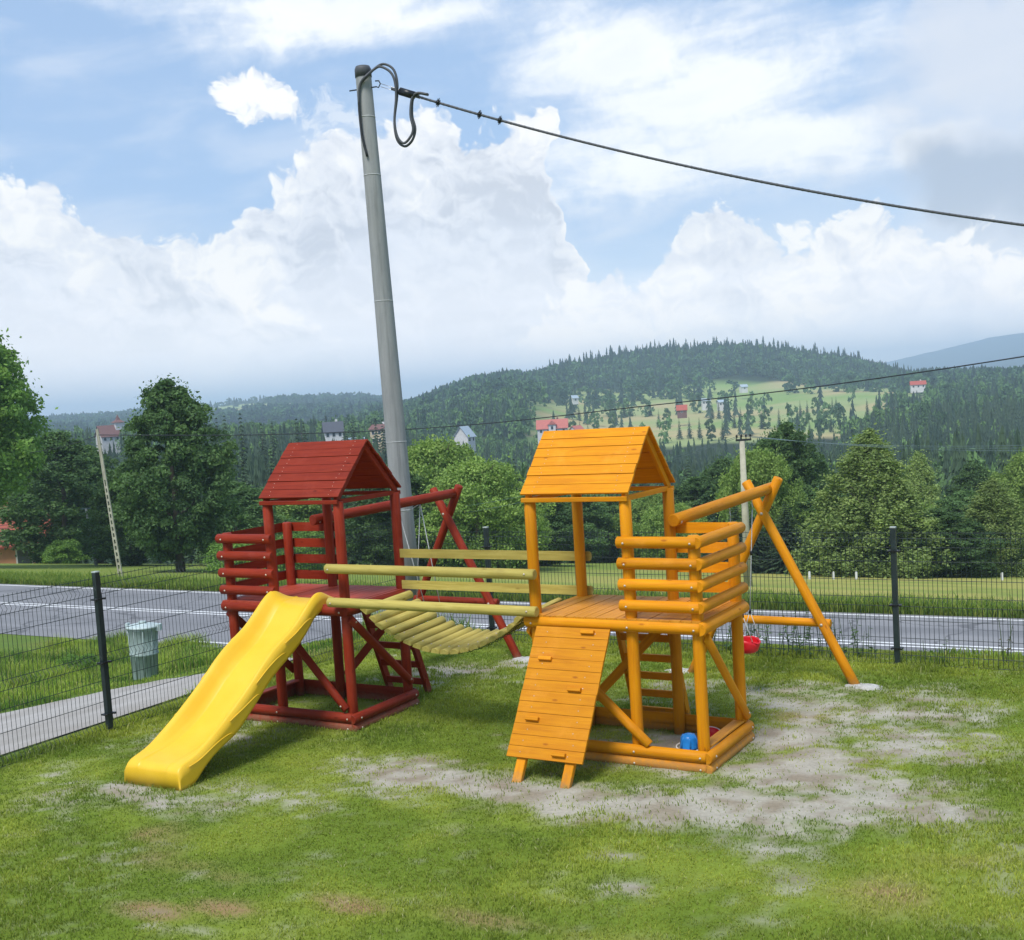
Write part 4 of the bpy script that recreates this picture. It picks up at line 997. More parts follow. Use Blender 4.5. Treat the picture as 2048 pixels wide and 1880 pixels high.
# ------------------------------------------------------------------ vegetation meshes
def quads(cen, ax, bx, tint):
    """leaf quads: centre, two half-axes (n,3)"""
    n = len(cen); V = np.empty((n, 4, 3)); V[:, 0] = cen-ax; V[:, 1] = cen-bx*.9-ax*.1; V[:, 2] = cen+ax; V[:, 3] = cen+bx*.9-ax*.1
    F = np.arange(n*4).reshape(n, 4); return V.reshape(-1, 3), F, np.repeat(tint, 4, 0)
def unit(v): return v/np.maximum(np.linalg.norm(v, axis=1, keepdims=True), 1e-9)
def crown_leafy(seed, H, R, z0, nclump, per, leaf, cols, shape='round', cl=.24, droop=0.0, top=1.0):
    g = np.random.default_rng(seed); cz = (z0+H)/2; hz = (H-z0)/2
    C_ = []; Rc = []
    while len(C_) < nclump:
        u = g.uniform(-1, 1); a = g.uniform(0, 2*math.pi)
        if shape == 'round': pr = math.sqrt(max(0, 1-abs(u)**2.4))
        elif shape == 'cone': pr = (1-(u+1)/2)**.72*min(1, .8+(u+1)*1.5)
        elif shape == 'egg': pr = math.sqrt(max(0, 1-abs(u)**2.2))*(1-.32*u)
        else: pr = math.sqrt(max(0, 1-u*u))
        rr = R*pr*g.uniform(.45, 1.0)*(1+.18*math.sin(3*a+seed)); z = cz+hz*u*g.uniform(.9, 1.03)
        C_.append((rr*math.cos(a), rr*math.sin(a), z)); Rc.append(R*cl*g.uniform(.55, 1.25)*(.55+.45*pr))
    C_ = np.array(C_); Rc = np.array(Rc); ids = g.integers(0, nclump, nclump*per); n = len(ids)
    d = unit(g.normal(size=(n, 3))); d[:, 2] = np.abs(d[:, 2])*1.1-.35
    rad_ = Rc[ids]*g.uniform(.55, 1.05, n)**.5
    cen = C_[ids]+d*rad_[:, None]*np.array([1.05, 1.05, 1.0]); cen[:, 2] -= droop*Rc[ids]*g.uniform(0, 1, n)**2*2.2
    lo_ = g.uniform(0, 1, n) < .14; cen[lo_] += g.normal(size=(int(lo_.sum()), 3))*R*.085
    nr = unit(d+g.normal(size=(n, 3))*.8+np.array([0, 0, .25]))
    a = unit(np.cross(nr, g.normal(size=(n, 3)))); b = np.cross(nr, a); s = leaf*g.uniform(.6, 1.35, n)[:, None]
    ct = cols[0]+(cols[1]-cols[0])*g.uniform(0, 1, (nclump, 1)); t = ct[ids]*g.uniform(.7, 1.3, (n, 1))
    return quads(cen, a*s, b*s*.62, t)
def trunk_mesh(name, H, r, R, seed, bark=BARK, lean=0, zc=.3, limbs=9):
    g = random.Random(seed); m = MB(); P = [Vector((0, 0, -.4))]; 
    for k in range(1, 6): P.append(Vector((g.uniform(-.03, .03)*H*k/5+lean*k/5, g.uniform(-.03, .03)*H*k/5, H*.92*k/5)))
    m.tube(P, [r*1.25, r*.9, r*.7, r*.5, r*.3, r*.08], 8)
    for k in range(limbs):
        t = g.uniform(zc, .85); i = int(t*5); p = P[i].lerp(P[i+1], t*5-i); a = g.uniform(0, 6.28); L = R*g.uniform(.5, .9)*(1.1-t*.6)
        q_ = p+Vector((math.cos(a)*L*.5, math.sin(a)*L*.5, L*.35)); e = p+Vector((math.cos(a)*L, math.sin(a)*L, L*.9)); m.tube([p, q_, e], [r*.38*(1.2-t), r*.22, r*.05], 5)
    return m
def A3(*c): return np.array(c)
SPR = (A3(.036, .066, .036), A3(.072, .11, .052))
def spruce_geo(seed, H, R, lay, nb, per, w, cols=SPR, z0=.06):
    g = np.random.default_rng(seed); cen = []; ax = []; bx = []; tn = []
    for i in range(lay):
        f = (i+.5)/lay; z = H*(z0+(1-z0)*f); Rl = R*(1-f)**.85*(1+.12*g.normal())+.02*R
        n_ = max(4, int(nb*(1-f*.5)))
        for k in range(n_):
            a = 2*math.pi*(k+g.uniform(-.3, .3))/n_+i; L = Rl*g.uniform(.72, 1.15); t = (np.arange(per)+.6)/per
            dr = np.array([math.cos(a), math.sin(a)]); x = dr[None, :]*(L*t)[:, None]
            zz_ = z-L*.42*t**1.3+L*.10*t**3+g.normal(size=per)*.02*H/lay
            c = np.column_stack([x, zz_])+g.normal(size=(per, 3))*L*.04
            u = np.column_stack([np.tile(dr, (per, 1)), np.full(per, -.42)]); u = unit(u+g.normal(size=(per, 3))*.25)
            s_ = np.column_stack([np.tile([-dr[1], dr[0]], (per, 1)), g.normal(size=per)*.35-.1]); s_ = unit(s_)
            cen.append(c); ax.append(u*(L/per*.95+w*.3)); bx.append(s_*(w*(1.15-t*.55)*(.5+.5*(1-f)))[:, None]); tn.append(np.tile(cols[0]+(cols[1]-cols[0])*g.uniform(), (per, 1))*g.uniform(.75, 1.3, (per, 1)))
    return quads(np.concatenate(cen), np.concatenate(ax), np.concatenate(bx), np.concatenate(tn))
PROTO = {}
def proto(key, geo, material, trunk):
    V, F, t = geo
    me = bpy.data.meshes.new(key+'_crown'); 
    o = mesh_np(key, V, F, material, attrs={'tint': t}); C.objects.unlink(o); me = o.data; me.name = key+'_crown'; bpy.data.objects.remove(o)
    tm = None
    if trunk is not None:
        o = trunk.obj(key+'_trunk', BARK); C.objects.unlink(o); tm = o.data; bpy.data.objects.remove(o)
    PROTO[key] = (me, tm)
G1 = (A3(.11, .21, .05), A3(.19, .31, .07)); G2 = (A3(.068, .125, .048), A3(.12, .20, .068)); G3 = (A3(.155, .24, .06), A3(.25, .35, .09)); G4 = (A3(.18, .25, .085), A3(.29, .37, .12))
proto('ash', crown_leafy(1, 9.5, 2.9, .8, 420, 150, .095, G2, 'egg', .16, .15), LEAF, trunk_mesh('t', 9.5, .22, 2.6, 1))
proto('maple', crown_leafy(2, 13, 4.4, 3.2, 520, 140, .115, G1, 'egg', .14, .2), LEAF, trunk_mesh('t', 13, .3, 4, 2))
proto('willow', crown_leafy(3, 6.5, 3.3, .1, 380, 130, .085, G3, 'round', .17, .35), LEAF, trunk_mesh('t', 6.5, .18, 3, 3, zc=.1))
proto('birch', crown_leafy(4, 9, 2.9, .4, 620, 105, .070, G4, 'cone', .11, 1.3), LEAF, trunk_mesh('t', 9, .13, 2.2, 4, zc=.12, limbs=16))
proto('alder', crown_leafy(5, 7.5, 2.3, .2, 340, 130, .08, G2, 'egg', .18, .2), LEAF, trunk_mesh('t', 7.5, .16, 2, 5))
proto('bush', crown_leafy(6, 2.6, 1.8, 0, 60, 220, .07, G1, 'round', .28, .2), LEAF, None)
for k in range(3): proto('spruce%d' % k, spruce_geo(10+k, 14, 2.3+.25*k, 34, 15, 7, .26), NEEDLE, trunk_mesh('t', 14, .2, .4, k, limbs=0))
for k in range(3): proto('small%d' % k, spruce_geo(20+k, 10, 2.2, 16, 10, 4, .5), NEEDLE, None)
proto('far_leafy', crown_leafy(30, 9, 3.6, .2, 40, 60, .42, G2, 'round', .27), LEAF, None)
def tree(name, key, x, y, h0, H, wid, label, cat='tree', group=None, z=None, rot=None):
    z = T(x, y) if z is None else z
    r = thing(name, label, cat, (x, y, z), group); r.rotation_euler = (0, 0, rot if rot is not None else (x*7.1+y*3.3) % 6.28)
    r.scale = (wid, wid, H/h0)
    cm, tm = PROTO[key]
    c = bpy.data.objects.new('crown', cm); C.objects.link(c); c.parent = r
    if tm: t = bpy.data.objects.new('trunk', tm); C.objects.link(t); t.parent = r
    return r
def tree_at(name, key, h0, u, d, vtop, wid, label, cat='tree', group=None, zoff=0):
    p = at_d(u, d); zt = at_uv(u, vtop, d).z
    return tree(name, key, p.x, p.y, h0, max(1.0, zt-p.z-zoff), wid, label, cat, group, z=p.z+zoff)
def vtop_of(u): return None
# (name, proto, proto height, u, depth, v of top, width scale, label)
for a in (
    ('maple_tree', 'maple', 13, -66, 66, 615, 1.05, 'tall bright green tree cut off by the left edge, above the red roof'),
    ('leafy_tree', 'alder', 7.5, 45, 104, 905, 2.0, 'green bushy tree over the red roofed house, just right of the leftmost tall tree'),
    ('leafy_tree', 'alder', 7.5, 122, 84, 868, 1.9, 'dark green leafy tree left of the slotted pole, below the church'),
    ('leafy_tree', 'ash', 9.5, 190, 92, 905, 1.2, 'dark tree directly behind the slotted pole'),
    ('ash_tree', 'ash', 9.5, 350, 61, 765, 1.0, 'dark ash tree with sprigs at the top, standing alone left of the red tower'),
    ('leafy_tree', 'alder', 7.5, 258, 74, 930, 1.2, 'low dark tree at the left foot of the ash tree'),
    ('leafy_tree', 'alder', 7.5, 470, 76, 965, 1.35, 'dark bushy tree right of the ash tree, behind the red balcony'),
    ('leafy_tree', 'willow', 6.5, 560, 84, 985, 1.2, 'mid green bush seen through the open front of the red tower'),
    ('leafy_tree', 'alder', 7.5, 640, 88, 960, 1.5, 'dark tree seen through the back of the red tower'),
    ('spruce', 'spruce0', 14, 720, 74, 925, 1.0, 'dark dense tree behind the red tower, left of the tall concrete pole'),
    ('leafy_tree', 'alder', 7.5, 790, 66, 935, 1.25, 'very dark leafy tree right behind the tall concrete pole'),
    ('willow_tree', 'willow', 6.5, 872, 72, 884, 1.15, 'bright green spreading tree right of the tall concrete pole'),
    ('willow_tree', 'willow', 6.5, 952, 66, 925, 1.05, 'bright green tree above the bridge handrails, left of the orange tower'),
    ('willow_tree', 'willow', 6.5, 1020, 70, 1000, .75, 'silvery green low willow touching the left post of the orange tower'),
    ('leafy_tree', 'alder', 7.5, 1082, 78, 985, 1.15, 'pale green bush framed between the left posts of the orange tower'),
    ('leafy_tree', 'alder', 7.5, 1150, 92, 975, 1.4, 'dark bush behind the back left post of the orange tower'),
    ('leafy_tree', 'alder', 7.5, 1222, 96, 1000, 1.5, 'mid green low tree seen under the orange roof'),
    ('willow_tree', 'willow', 6.5, 1295, 92, 985, .85, 'rounded pale green tree framed under the gable of the orange tower'),
    ('leafy_tree', 'alder', 7.5, 1395, 84, 955, 1.35, 'dark green tree left of the crossarm pole'),
    ('leafy_tree', 'willow', 6.5, 1512, 68, 905, .72, 'olive green rounded tree just right of the crossarm pole'),
    ('leafy_tree', 'alder', 7.5, 1570, 74, 850, 1.25, 'tall narrow green tree between the olive tree and the birch'),
    ('leafy_tree', 'alder', 7.5, 1635, 70, 985, 1.1, 'dark low tree at the left side of the birch'),
    ('birch_tree', 'birch', 9, 1742, 60, 862, 1.40, 'large pale green birch above the right fence post'),
    ('leafy_tree', 'alder', 7.5, 1862, 60, 1020, 1.2, 'dark leafy bush with pale leaves right of the birch'),
    ('birch_tree', 'birch', 9, 1985, 61, 958, .98, 'slender light green birch near the right edge of the photo'),
    ('leafy_tree', 'willow', 6.5, 2078, 82, 900, 1.1, 'rounded green tree cut off by the right edge'),
    ('leafy_tree', 'alder', 7.5, 1925, 72, 985, 1.2, 'dark young tree between the two birches'),
    ('leafy_tree', 'willow', 6.5, 1345, 80, 1010, .75, 'low green bush between the orange gable and the crossarm pole'),
    ('leafy_tree', 'alder', 7.5, 1448, 90, 920, 1.2, 'green tree directly behind the crossarm pole'),
    ('leafy_tree', 'alder', 7.5, 1600, 96, 900, 1.4, 'mid green tree behind the left edge of the birch'),
    ('leafy_tree', 'birch', 9, 1840, 84, 905, 1.0, 'pointed green tree just behind the right edge of the birch'),
    ('leafy_tree', 'willow', 6.5, 1800, 70, 1000, .8, 'low rounded bush at the right foot of the birch'),
    ('leafy_tree', 'alder', 7.5, 1950, 92, 930, 1.2, 'mid green tree rising behind the slender birch'),
    ('leafy_tree', 'willow', 6.5, 2040, 68, 1040, .7, 'low shaded bush at the right edge under the rounded tree'),
    ('leafy_tree', 'alder', 7.5, 1680, 62, 1050, .9, 'low shaded bush under the left side of the birch'),
):
    tree_at(*a)
# young spruces added for the dark trunk shade along the field's far edge
rr = random.Random(8)
for k in range(26):
    u = 1440+k*27+rr.uniform(-8, 8)
    tree_at('spruce', 'spruce%d' % (k % 3), 14, u, 66+rr.uniform(-2, 5), rr.uniform(985, 1050), .62, 'young dark spruce filling in for the trunk shade behind the birches', 'tree', 'row of young spruces behind the field')
for k in range(20):
    u = 395+k*52+rr.uniform(-14, 14)
    if 1180 < u < 1260: continue
    tree_at('spruce', 'spruce%d' % (k % 3), 14, u, 112+rr.uniform(-6, 16), rr.uniform(905, 965)-(30 if u < 650 else 0), .95, 'dark spruce at the lower edge of the valley wood, behind the bushes', 'tree', 'spruces at the edge of the valley wood')
# tall spruces whose tips stand clear against the far hills
for k, (u, d, v) in enumerate(((432, 190, 838), (446, 185, 832), (462, 200, 828), (494, 180, 823), (534, 185, 845), (556, 200, 842), (605, 170, 834), (618, 180, 842), (640, 420, 826), (664, 430, 822), (700, 260, 840), (716, 250, 836), (762, 250, 830), (775, 240, 838))):
    tree_at('spruce', 'spruce%d' % (k % 3), 14, u, d, v, 1.15, 'tall spruce with its tip against the far hills, left of the tall pole', 'tree', 'tall spruces against the far hills')
# conifers dotted over the hillside meadow
MS = [(1155, 470, 842), (1168, 480, 835), (1205, 455, 828), (1184, 470, 836), (1233, 560, 800), (1270, 520, 806), (1310, 640, 792), (1326, 560, 788), (1342, 560, 782), (1366, 470, 816), (1386, 470, 818), (1406, 465, 824), (1428, 455, 836), (1452, 455, 832), (1433, 590, 768), (1446, 590, 778), (1508, 600, 758), (1489, 520, 795), (1476, 510, 800), (1530, 500, 805), (1540, 500, 800), (1565, 500, 802), (1608, 540, 772), (1622, 540, 770), (1638, 560, 778), (1672, 560, 770), (1680, 560, 766), (1741, 520, 770), (1395, 700, 768), (1295, 740, 776), (1257, 640, 790), (1168, 600, 800), (1690, 480, 808), (1668, 470, 828), (1625, 440, 838)]
for k, (u, d, v) in enumerate(MS):
    key = 'small%d' % (k % 3) if k % 4 else 'far_leafy'; h0 = 10 if k % 4 else 9
    p = at_d(u, d); zt = at_uv(u, v, d).z; H = min(max(zt-p.z, 4), 8.5)
    tree('meadow_tree', key, p.x, p.y, h0, H, (.70 if k % 4 else .55)*H/h0*1.15, 'small dark tree standing free on the pale hillside meadow beyond the valley', 'tree', 'trees dotted over the hillside meadow')

# woods: one mass each
def low_spruce(g, H, R, lay=6, n=8):
    V = [];F = []
    for i in range(lay):
        f = i/lay; z0 = H*(.05+.95*f); z1 = H*(.05+.95*min(1, (i+1.75)/lay)); r = R*(1-f)**.9*g.uniform(.85, 1.15); b = len(V)
        V.append((0, 0, z1)); a0 = g.uniform(0, 6.28)
        for k in range(n*2):
            rr_ = r*(1 if k % 2 else .5)*g.uniform(.62, 1.25); a = a0+math.pi*k/n
            V.append((rr_*math.cos(a), rr_*math.sin(a), z0+(0 if k % 2 else (z1-z0)*.22)))
        for k in range(n*2): F.append((b, b+1+k, b+1+(k+1) % (n*2)))
    return np.array(V), np.array(F)
def forest(name, pts, label, detail, haze_tint=(.92, .95, 1.15)):  # blue distance haze put into the foliage colour, stronger for farther woods
    """pts: list of (x, y, z, H, R, kind)"""
    g = random.Random(5); gg = np.random.default_rng(6)
    P3 = [low_spruce(g, 1, 1, 12 if detail else 6, 9 if detail else 7) for _ in range(6)]
    LP3 = []
    for k in range(6):
        V, F, t = crown_leafy(50+k, 1.0, .5, .0, 30 if detail else 15, 24 if detail else 11, .048 if detail else .11, G2, 'round', .34)
        F = np.concatenate([F[:, :3], F[:, [0, 2, 3]]]); LP3.append((V, F))
    Vs = []; Fs = []; Ts = []; b = 0
    for (x, y, z, H, R, kd) in pts:
        if kd == 0: V, F = P3[gg.integers(6)]; V = V*np.array([R, R, H]); t = SPR[0]+(SPR[1]-SPR[0])*gg.uniform(0, 1)**.7
        else: V, F = LP3[gg.integers(6)]; V = V*np.array([R*2, R*2, H]); t = G2[0]+(G1[1]-G2[0])*gg.uniform(0, .75)
        a = gg.uniform(0, 6.28); c, s = math.cos(a), math.sin(a)
        V = np.column_stack([V[:, 0]*c-V[:, 1]*s+x, V[:, 0]*s+V[:, 1]*c+y, V[:, 2]+z-.3]); Vs.append(V); Fs.append(F+b); b += len(V)
        Ts.append(np.tile(t*np.array(haze_tint), (len(V), 1))*gg.uniform(.8, 1.25, (len(V), 1)))
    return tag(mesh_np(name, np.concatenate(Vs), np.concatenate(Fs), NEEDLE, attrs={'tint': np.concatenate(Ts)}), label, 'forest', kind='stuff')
g = np.random.default_rng(77)
def scatter(n, dlo, dhi, qlo, qhi, dens):
    d = np.sqrt(g.uniform(dlo**2, dhi**2, n)); q_ = g.uniform(qlo, qhi, n); s = q_*d; x, y = from_sd(s, d); x = np.asarray(x); y = np.asarray(y)
    keep = g.uniform(0, 1, n) < dens(q_, d, x, y); return q_[keep], d[keep], x[keep], y[keep]
SEEN = [(224, 893, 400, 30), (668, 884, 330, 32), (712, 888, 335, 20), (762, 890, 340, 20), (930, 886, 360, 16), (1106, 868, 430, 52), (1154, 872, 440, 22), (1364, 824, 560, 15), (1412, 810, 610, 14), (1443, 811, 610, 14), (1487, 777, 735, 12), (1836, 773, 640, 30)]
def build(qd, hr, rr_, pk, cap=None):
    q_, d, x, y = qd; z = terrain(x, y); o = []
    for i in range(len(d)):
        ui = 1030.6+FPX*q_[i]; vhi = 806-.062*(ui-1024); skip = False
        for (hu, hv, hd, hwid) in SEEN:      # keep the view of each house open, no tree stands in its yard
            if abs(ui-hu) < hwid and d[i] < hd+14 and CAM.z-(hv-vhi)*d[i]/FPX < z[i]+hr[1]*.8: skip = True
        if skip: continue
        kd = 0 if g.uniform() < pk(q_[i], d[i]) else 1
        H = g.uniform(*hr)*(1.0 if kd == 0 else .78); R = H*g.uniform(*rr_)*(1 if kd == 0 else 1.7)
        if cap is not None:
            u = 1030.6+FPX*q_[i]; vh = 806-.062*(u-1024); vt = cap(u, d[i])+g.normal()*5; zt = CAM.z-(vt-vh)*d[i]/FPX
            if z[i]+H > zt:
                H2 = zt-z[i]
                if H2 < 4: continue
                R *= H2/H*1.1; H = H2
        o.append((x[i], y[i], z[i], H, R, kd))
    return o
def capf(u, d):
    a = np.interp(u, [380, 450, 650, 800, 900, 1050, 1200, 1330, 1500, 1620, 1720, 1800, 1950, 2100], [858, 852, 848, 850, 874, 884, 884, 876, 868, 858, 836, 812, 792, 775])
    return a+max(0, (260-d))*.42
va = scatter(5200, 118, 420, -.50, .50, lambda q_, d, x, y: np.where((d > 330) & (q_ > .03) & (q_ < .28), .0, .9)*np.where((q_ < -.26) & (d < 170), .75, 1))
forest('valley_wood', build(va, (11, 18), (.13, .19), lambda q_, d: .8 if q_ < -.05 or q_ > .1 else .6, capf), 'dense dark wood of spruce and leafy trees filling the valley beyond the field', True)
vb = scatter(3300, 420, 700, -.50, .48, lambda q_, d, x, y: np.where(q_ < -.02, .5+.4*(fbm(x/40, y/40, 3) > .5), np.where(q_ < .015, .9, np.where(q_ > .325, .95, np.where(fbm(x/38, y/26, 15, 3) > .66, .35, .006)))))
def capg(u, d): return np.interp(u, [80, 300, 620, 800, 860, 930, 1060, 1200, 1700, 1760, 1830, 1900, 2048], [868, 862, 848, 820, 805, 792, 775, 760, 745, 776, 782, 762, 745])
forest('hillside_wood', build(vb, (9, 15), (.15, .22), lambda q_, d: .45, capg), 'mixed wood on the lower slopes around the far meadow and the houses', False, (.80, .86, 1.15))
vc = scatter(10500, 700, 1180, -.12, .46, lambda q_, d, x, y: np.where(d > 865+40*np.sin(q_*40), 1, np.where(q_ < .02+.0002*(d-700), .95, np.where(q_ > .325, .9, np.where(fbm(x/38, y/26, 15, 3) > .63, .35, .006)))))
ve = scatter(150, 960, 1100, .03, .34, lambda q_, d, x, y: np.ones_like(d))
forest('hilltop_wood', build(ve, (16, 21), (.13, .18), lambda q_, d: 1.0)+build(vc, (8, 16), (.20, .32), lambda q_, d: (.7 if d > 1000 else .3) if q_ > .06 else .2), 'haze-tinted blue green wood covering the broad hill, with single spruces along its skyline', False, (.62, .72, 1.15))
vd = scatter(5200, 1000, 2050, -.50, -.06, lambda q_, d, x, y: np.where((d > 1350) & (fbm(*[a/b for a, b in zip(to_sd(x, y), (190, 160))], 71, 3) > .56), .06, .85))
forest('far_wood', build(vd, (10, 16), (.28, .42), lambda q_, d: .3), 'haze-tinted blue wood on the low far hills at the left', False, (.6, .72, 1.2))

# ------------------------------------------------------------------ houses
def hm(n, c, r=.85): return mat(n, plain(c, r, 0, .12, 1.5))
WALLW = hm('white_render', (.62, .61, .60)); WALLY = hm('cream_render', (.52, .42, .27)); WALLP = hm('salmon_render', (.55, .25, .14))
ROOFR = hm('red_tile', (.38, .075, .045)); ROOFP = hm('faded_red_tile', (.46, .14, .11)); ROOFB = hm('brown_tile', (.16, .075, .065)); ROOFD = hm('dark_slate', (.075, .08, .10)); ROOFG = hm('blue_grey_sheet', (.33, .40, .46))
GLASS = mat('window_glass', plain((.03, .04, .05), .15, 0, .1, 1, 0, .6))
FRAMEM = hm('white_frame', (.6, .6, .58))
def tiles(N):
    o = N.n('ShaderNodeTexCoord').outputs['Object']
    wv = N.n('ShaderNodeTexWave', wave_type='BANDS', bands_direction='Z', ins={'Vector': o, 'Scale': 1.35, 'Distortion': .3}).outputs['Fac']
    n = N.noise(o, 1.2, 5, .6)
    c = N.mix(N.ss(wv, .0, .35), (.12, .025, .02), N.mix(N.ss(n, .3, .7), (.30, .065, .042), (.40, .10, .062)))
    out(N, N.n('ShaderNodeBsdfPrincipled', ins={'Base Color': c, 'Roughness': .8}).outputs[0])
TILES = mat('rows_of_red_tiles', tiles)
def house(name, label, u, d, L, Wd, hw, hr, wallm, roofm, rot=0, v=None, windows=3, cat='house', tower=None, chim=True, dorm=False, sink=0):
    p = at_d(u, d) if v is None else at_uv(u, v, d)
    r = thing(name, label, cat, p); r.rotation_euler = (0, 0, -YAW+0+rad(rot)) if False else (0, 0, -math.atan2(VX, VY)+rad(rot))
    a, b = L/2, Wd/2; m = MB()
    m.add([(-a, -b, -3), (a, -b, -3), (a, b, -3), (-a, b, -3), (-a, -b, hw), (a, -b, hw), (a, b, hw), (-a, b, hw), (-a, 0, hw+hr), (a, 0, hw+hr)],
          [(0, 1, 5, 4), (2, 3, 7, 6), (1, 2, 6, 9, 5), (3, 0, 4, 8, 7), (0, 3, 2, 1)]); m.obj('wall', wallm, r)
    m = MB(); e = .5; t = .2; k_ = hr/b
    for s in (-1, 1):
        V = [(-a-e, s*(b+e), hw-e*k_), (a+e, s*(b+e), hw-e*k_), (a+e, 0, hw+hr+.02), (-a-e, 0, hw+hr+.02)]; V = V+[(x, y, z+t) for x, y, z in V]
        m.add(V, [(0, 1, 2, 3), (7, 6, 5, 4), (0, 4, 5, 1), (1, 5, 6, 2), (2, 6, 7, 3), (3, 7, 4, 0)])
    rf = m.obj('roof', roofm, r)
    if chim:
        m = MB(); m.box((a*.3, b*.2, hw+hr*.4), (a*.3+.8, b*.2+.8, hw+hr+1.0)); m.obj('chimney', WALLW if roofm is not ROOFP else ROOFB, rf)
    fl = max(1, int(hw//2.6))
    for f in range(fl):
        for k in range(windows):
            x = -a+L*(k+.5)/windows; z = hw-1.9-2.7*f
            m = MB(); m.box((x-.6, -b-.06, z-.1), (x+.6, -b+.02, z+1.3)); w_ = m.obj('window', FRAMEM, r)
            m = MB(); m.box((x-.48, -b-.09, z), (x+.48, -b-.05, z+1.2)); m.obj('pane', GLASS, w_)
    for y in (-b*.4, b*.4):
        m = MB(); m.box((a-.02, y-.5, hw-1.8), (a+.06, y+.5, hw-.6)); w_ = m.obj('window', FRAMEM, r)
        m = MB(); m.box((a+.05, y-.4, hw-1.7), (a+.09, y+.4, hw-.7)); m.obj('pane', GLASS, w_)
    if dorm:
        m = MB(); m.box((-1.6, -b-.8, -2), (1.6, -b+2, hw+1.6)); m.obj('bay', wallm, r)
        m = MB(); m.add([(-2.1, -b-1.2, hw+1.5), (2.1, -b-1.2, hw+1.5), (0, -b-1.2, hw+3.4), (-2.1, 0, hw+1.5), (2.1, 0, hw+1.5), (0, 0, hw+3.4)], [(0, 1, 2), (3, 5, 4), (0, 2, 5, 3), (1, 4, 5, 2), (0, 3, 4, 1)]); m.obj('bay_roof', roofm, r)
        m = MB(); m.box((-.5, -b-.88, hw-.6), (.5, -b-.79, hw+.8)); m.obj('window', GLASS, r)
    if d > 200: r.scale = (.8, .8, .8)
    return r
ch = house('church', 'white church with a brown roof and small capped tower at the left', 224, 400, 10.5, 7.5, 4.6, 4.2, WALLW, ROOFB, 38, v=893, windows=4, cat='church', chim=False)
m = MB(); m.box((1.6, -2.0, 5), (5.2, 2.0, 9.9)); tw_ = m.obj('tower', WALLW, ch)
m = MB(); m.add([(1.0, -2.6, 9.9), (5.8, -2.6, 9.9), (5.8, 2.6, 9.9), (1.0, 2.6, 9.9), (2.6, -1, 11.0), (4.2, -1, 11.0), (4.2, 1, 11), (2.6, 1, 11.0), (3.4, 0, 13.4)], [(0, 1, 5, 4), (1, 2, 6, 5), (2, 3, 7, 6), (3, 0, 4, 7), (4, 5, 8), (5, 6, 8), (6, 7, 8), (7, 4, 8), (3, 2, 1, 0)]); m.obj('tower_roof', ROOFB, tw_)
house('house', 'salmon walled house with a red tiled roof half hidden by bushes at the left edge', 18, 92, 6.0, 5.2, 2.3, 2.6, WALLP, TILES, 16, v=1136, windows=2)
house('house', 'white house with a dark slate roof seen above the red roof ridge', 668, 330, 6.3, 6, 4.2, 3.0, WALLW, ROOFD, 12, v=886, windows=3)
house('house', 'low white annex between the dark roofed house and the cream house', 712, 335, 5.5, 4, 1.6, .5, WALLW, ROOFG, 4, v=888, windows=2, chim=False)
house('house', 'cream tall house with a grey brown roof just left of the tall concrete pole', 762, 340, 5.0, 6, 6.2, 1.4, WALLY, ROOFB, -20, v=892, windows=2)
house('house', 'pale house with a blue grey sheet roof among trees right of the tall concrete pole', 930, 360, 5.5, 6, 3.0, 3.6, WALLW, ROOFG, 62, v=888, windows=2, chim=False)
house('house', 'large white house with a long faded red roof and a central bay', 1106, 430, 13.5, 8, 4.2, 3.6, WALLW, ROOFP, -4, v=874, windows=4, dorm=True)
house('house', 'house gable with a faded red roof just right of the large house with the bay', 1154, 440, 6, 6.5, 2.6, 3.0, WALLW, ROOFP, 50, v=876, windows=2, chim=False)
house('house', 'small lone barn with a bright red roof among conifers on the meadow', 1364, 560, 5.6, 5, 2.0, 2.6, ROOFB, ROOFR, -8, v=826, windows=1, chim=False)
house('house', 'small white cottage on the meadow, left one of the white pair', 1412, 610, 5.0, 5, 3.2, 1.2, WALLW, ROOFG, 0, v=811, windows=3, chim=False)
house('house', 'small white cottage on the meadow, right one of the white pair', 1443, 610, 4.5, 5, 2.6, 1.2, WALLW, ROOFG, 5, v=812, windows=2, chim=False)
house('house', 'tiny white house high on the meadow just under the hilltop wood', 1487, 735, 5, 5, 1.8, 1.6, WALLW, ROOFG, 10, v=778, windows=1, chim=False)
house('house', 'white house with a wide red roof at the far right under the blue ridges', 1836, 640, 9.5, 7, 2.4, 2.2, WALLW, ROOFR, -14, v=776, windows=3)
house('house', 'tiny pale house at the left edge of the hillside meadow', 1148, 640, 4.5, 4, 1.4, 1.6, WALLW, ROOFG, 30, v=800, windows=1, chim=False)

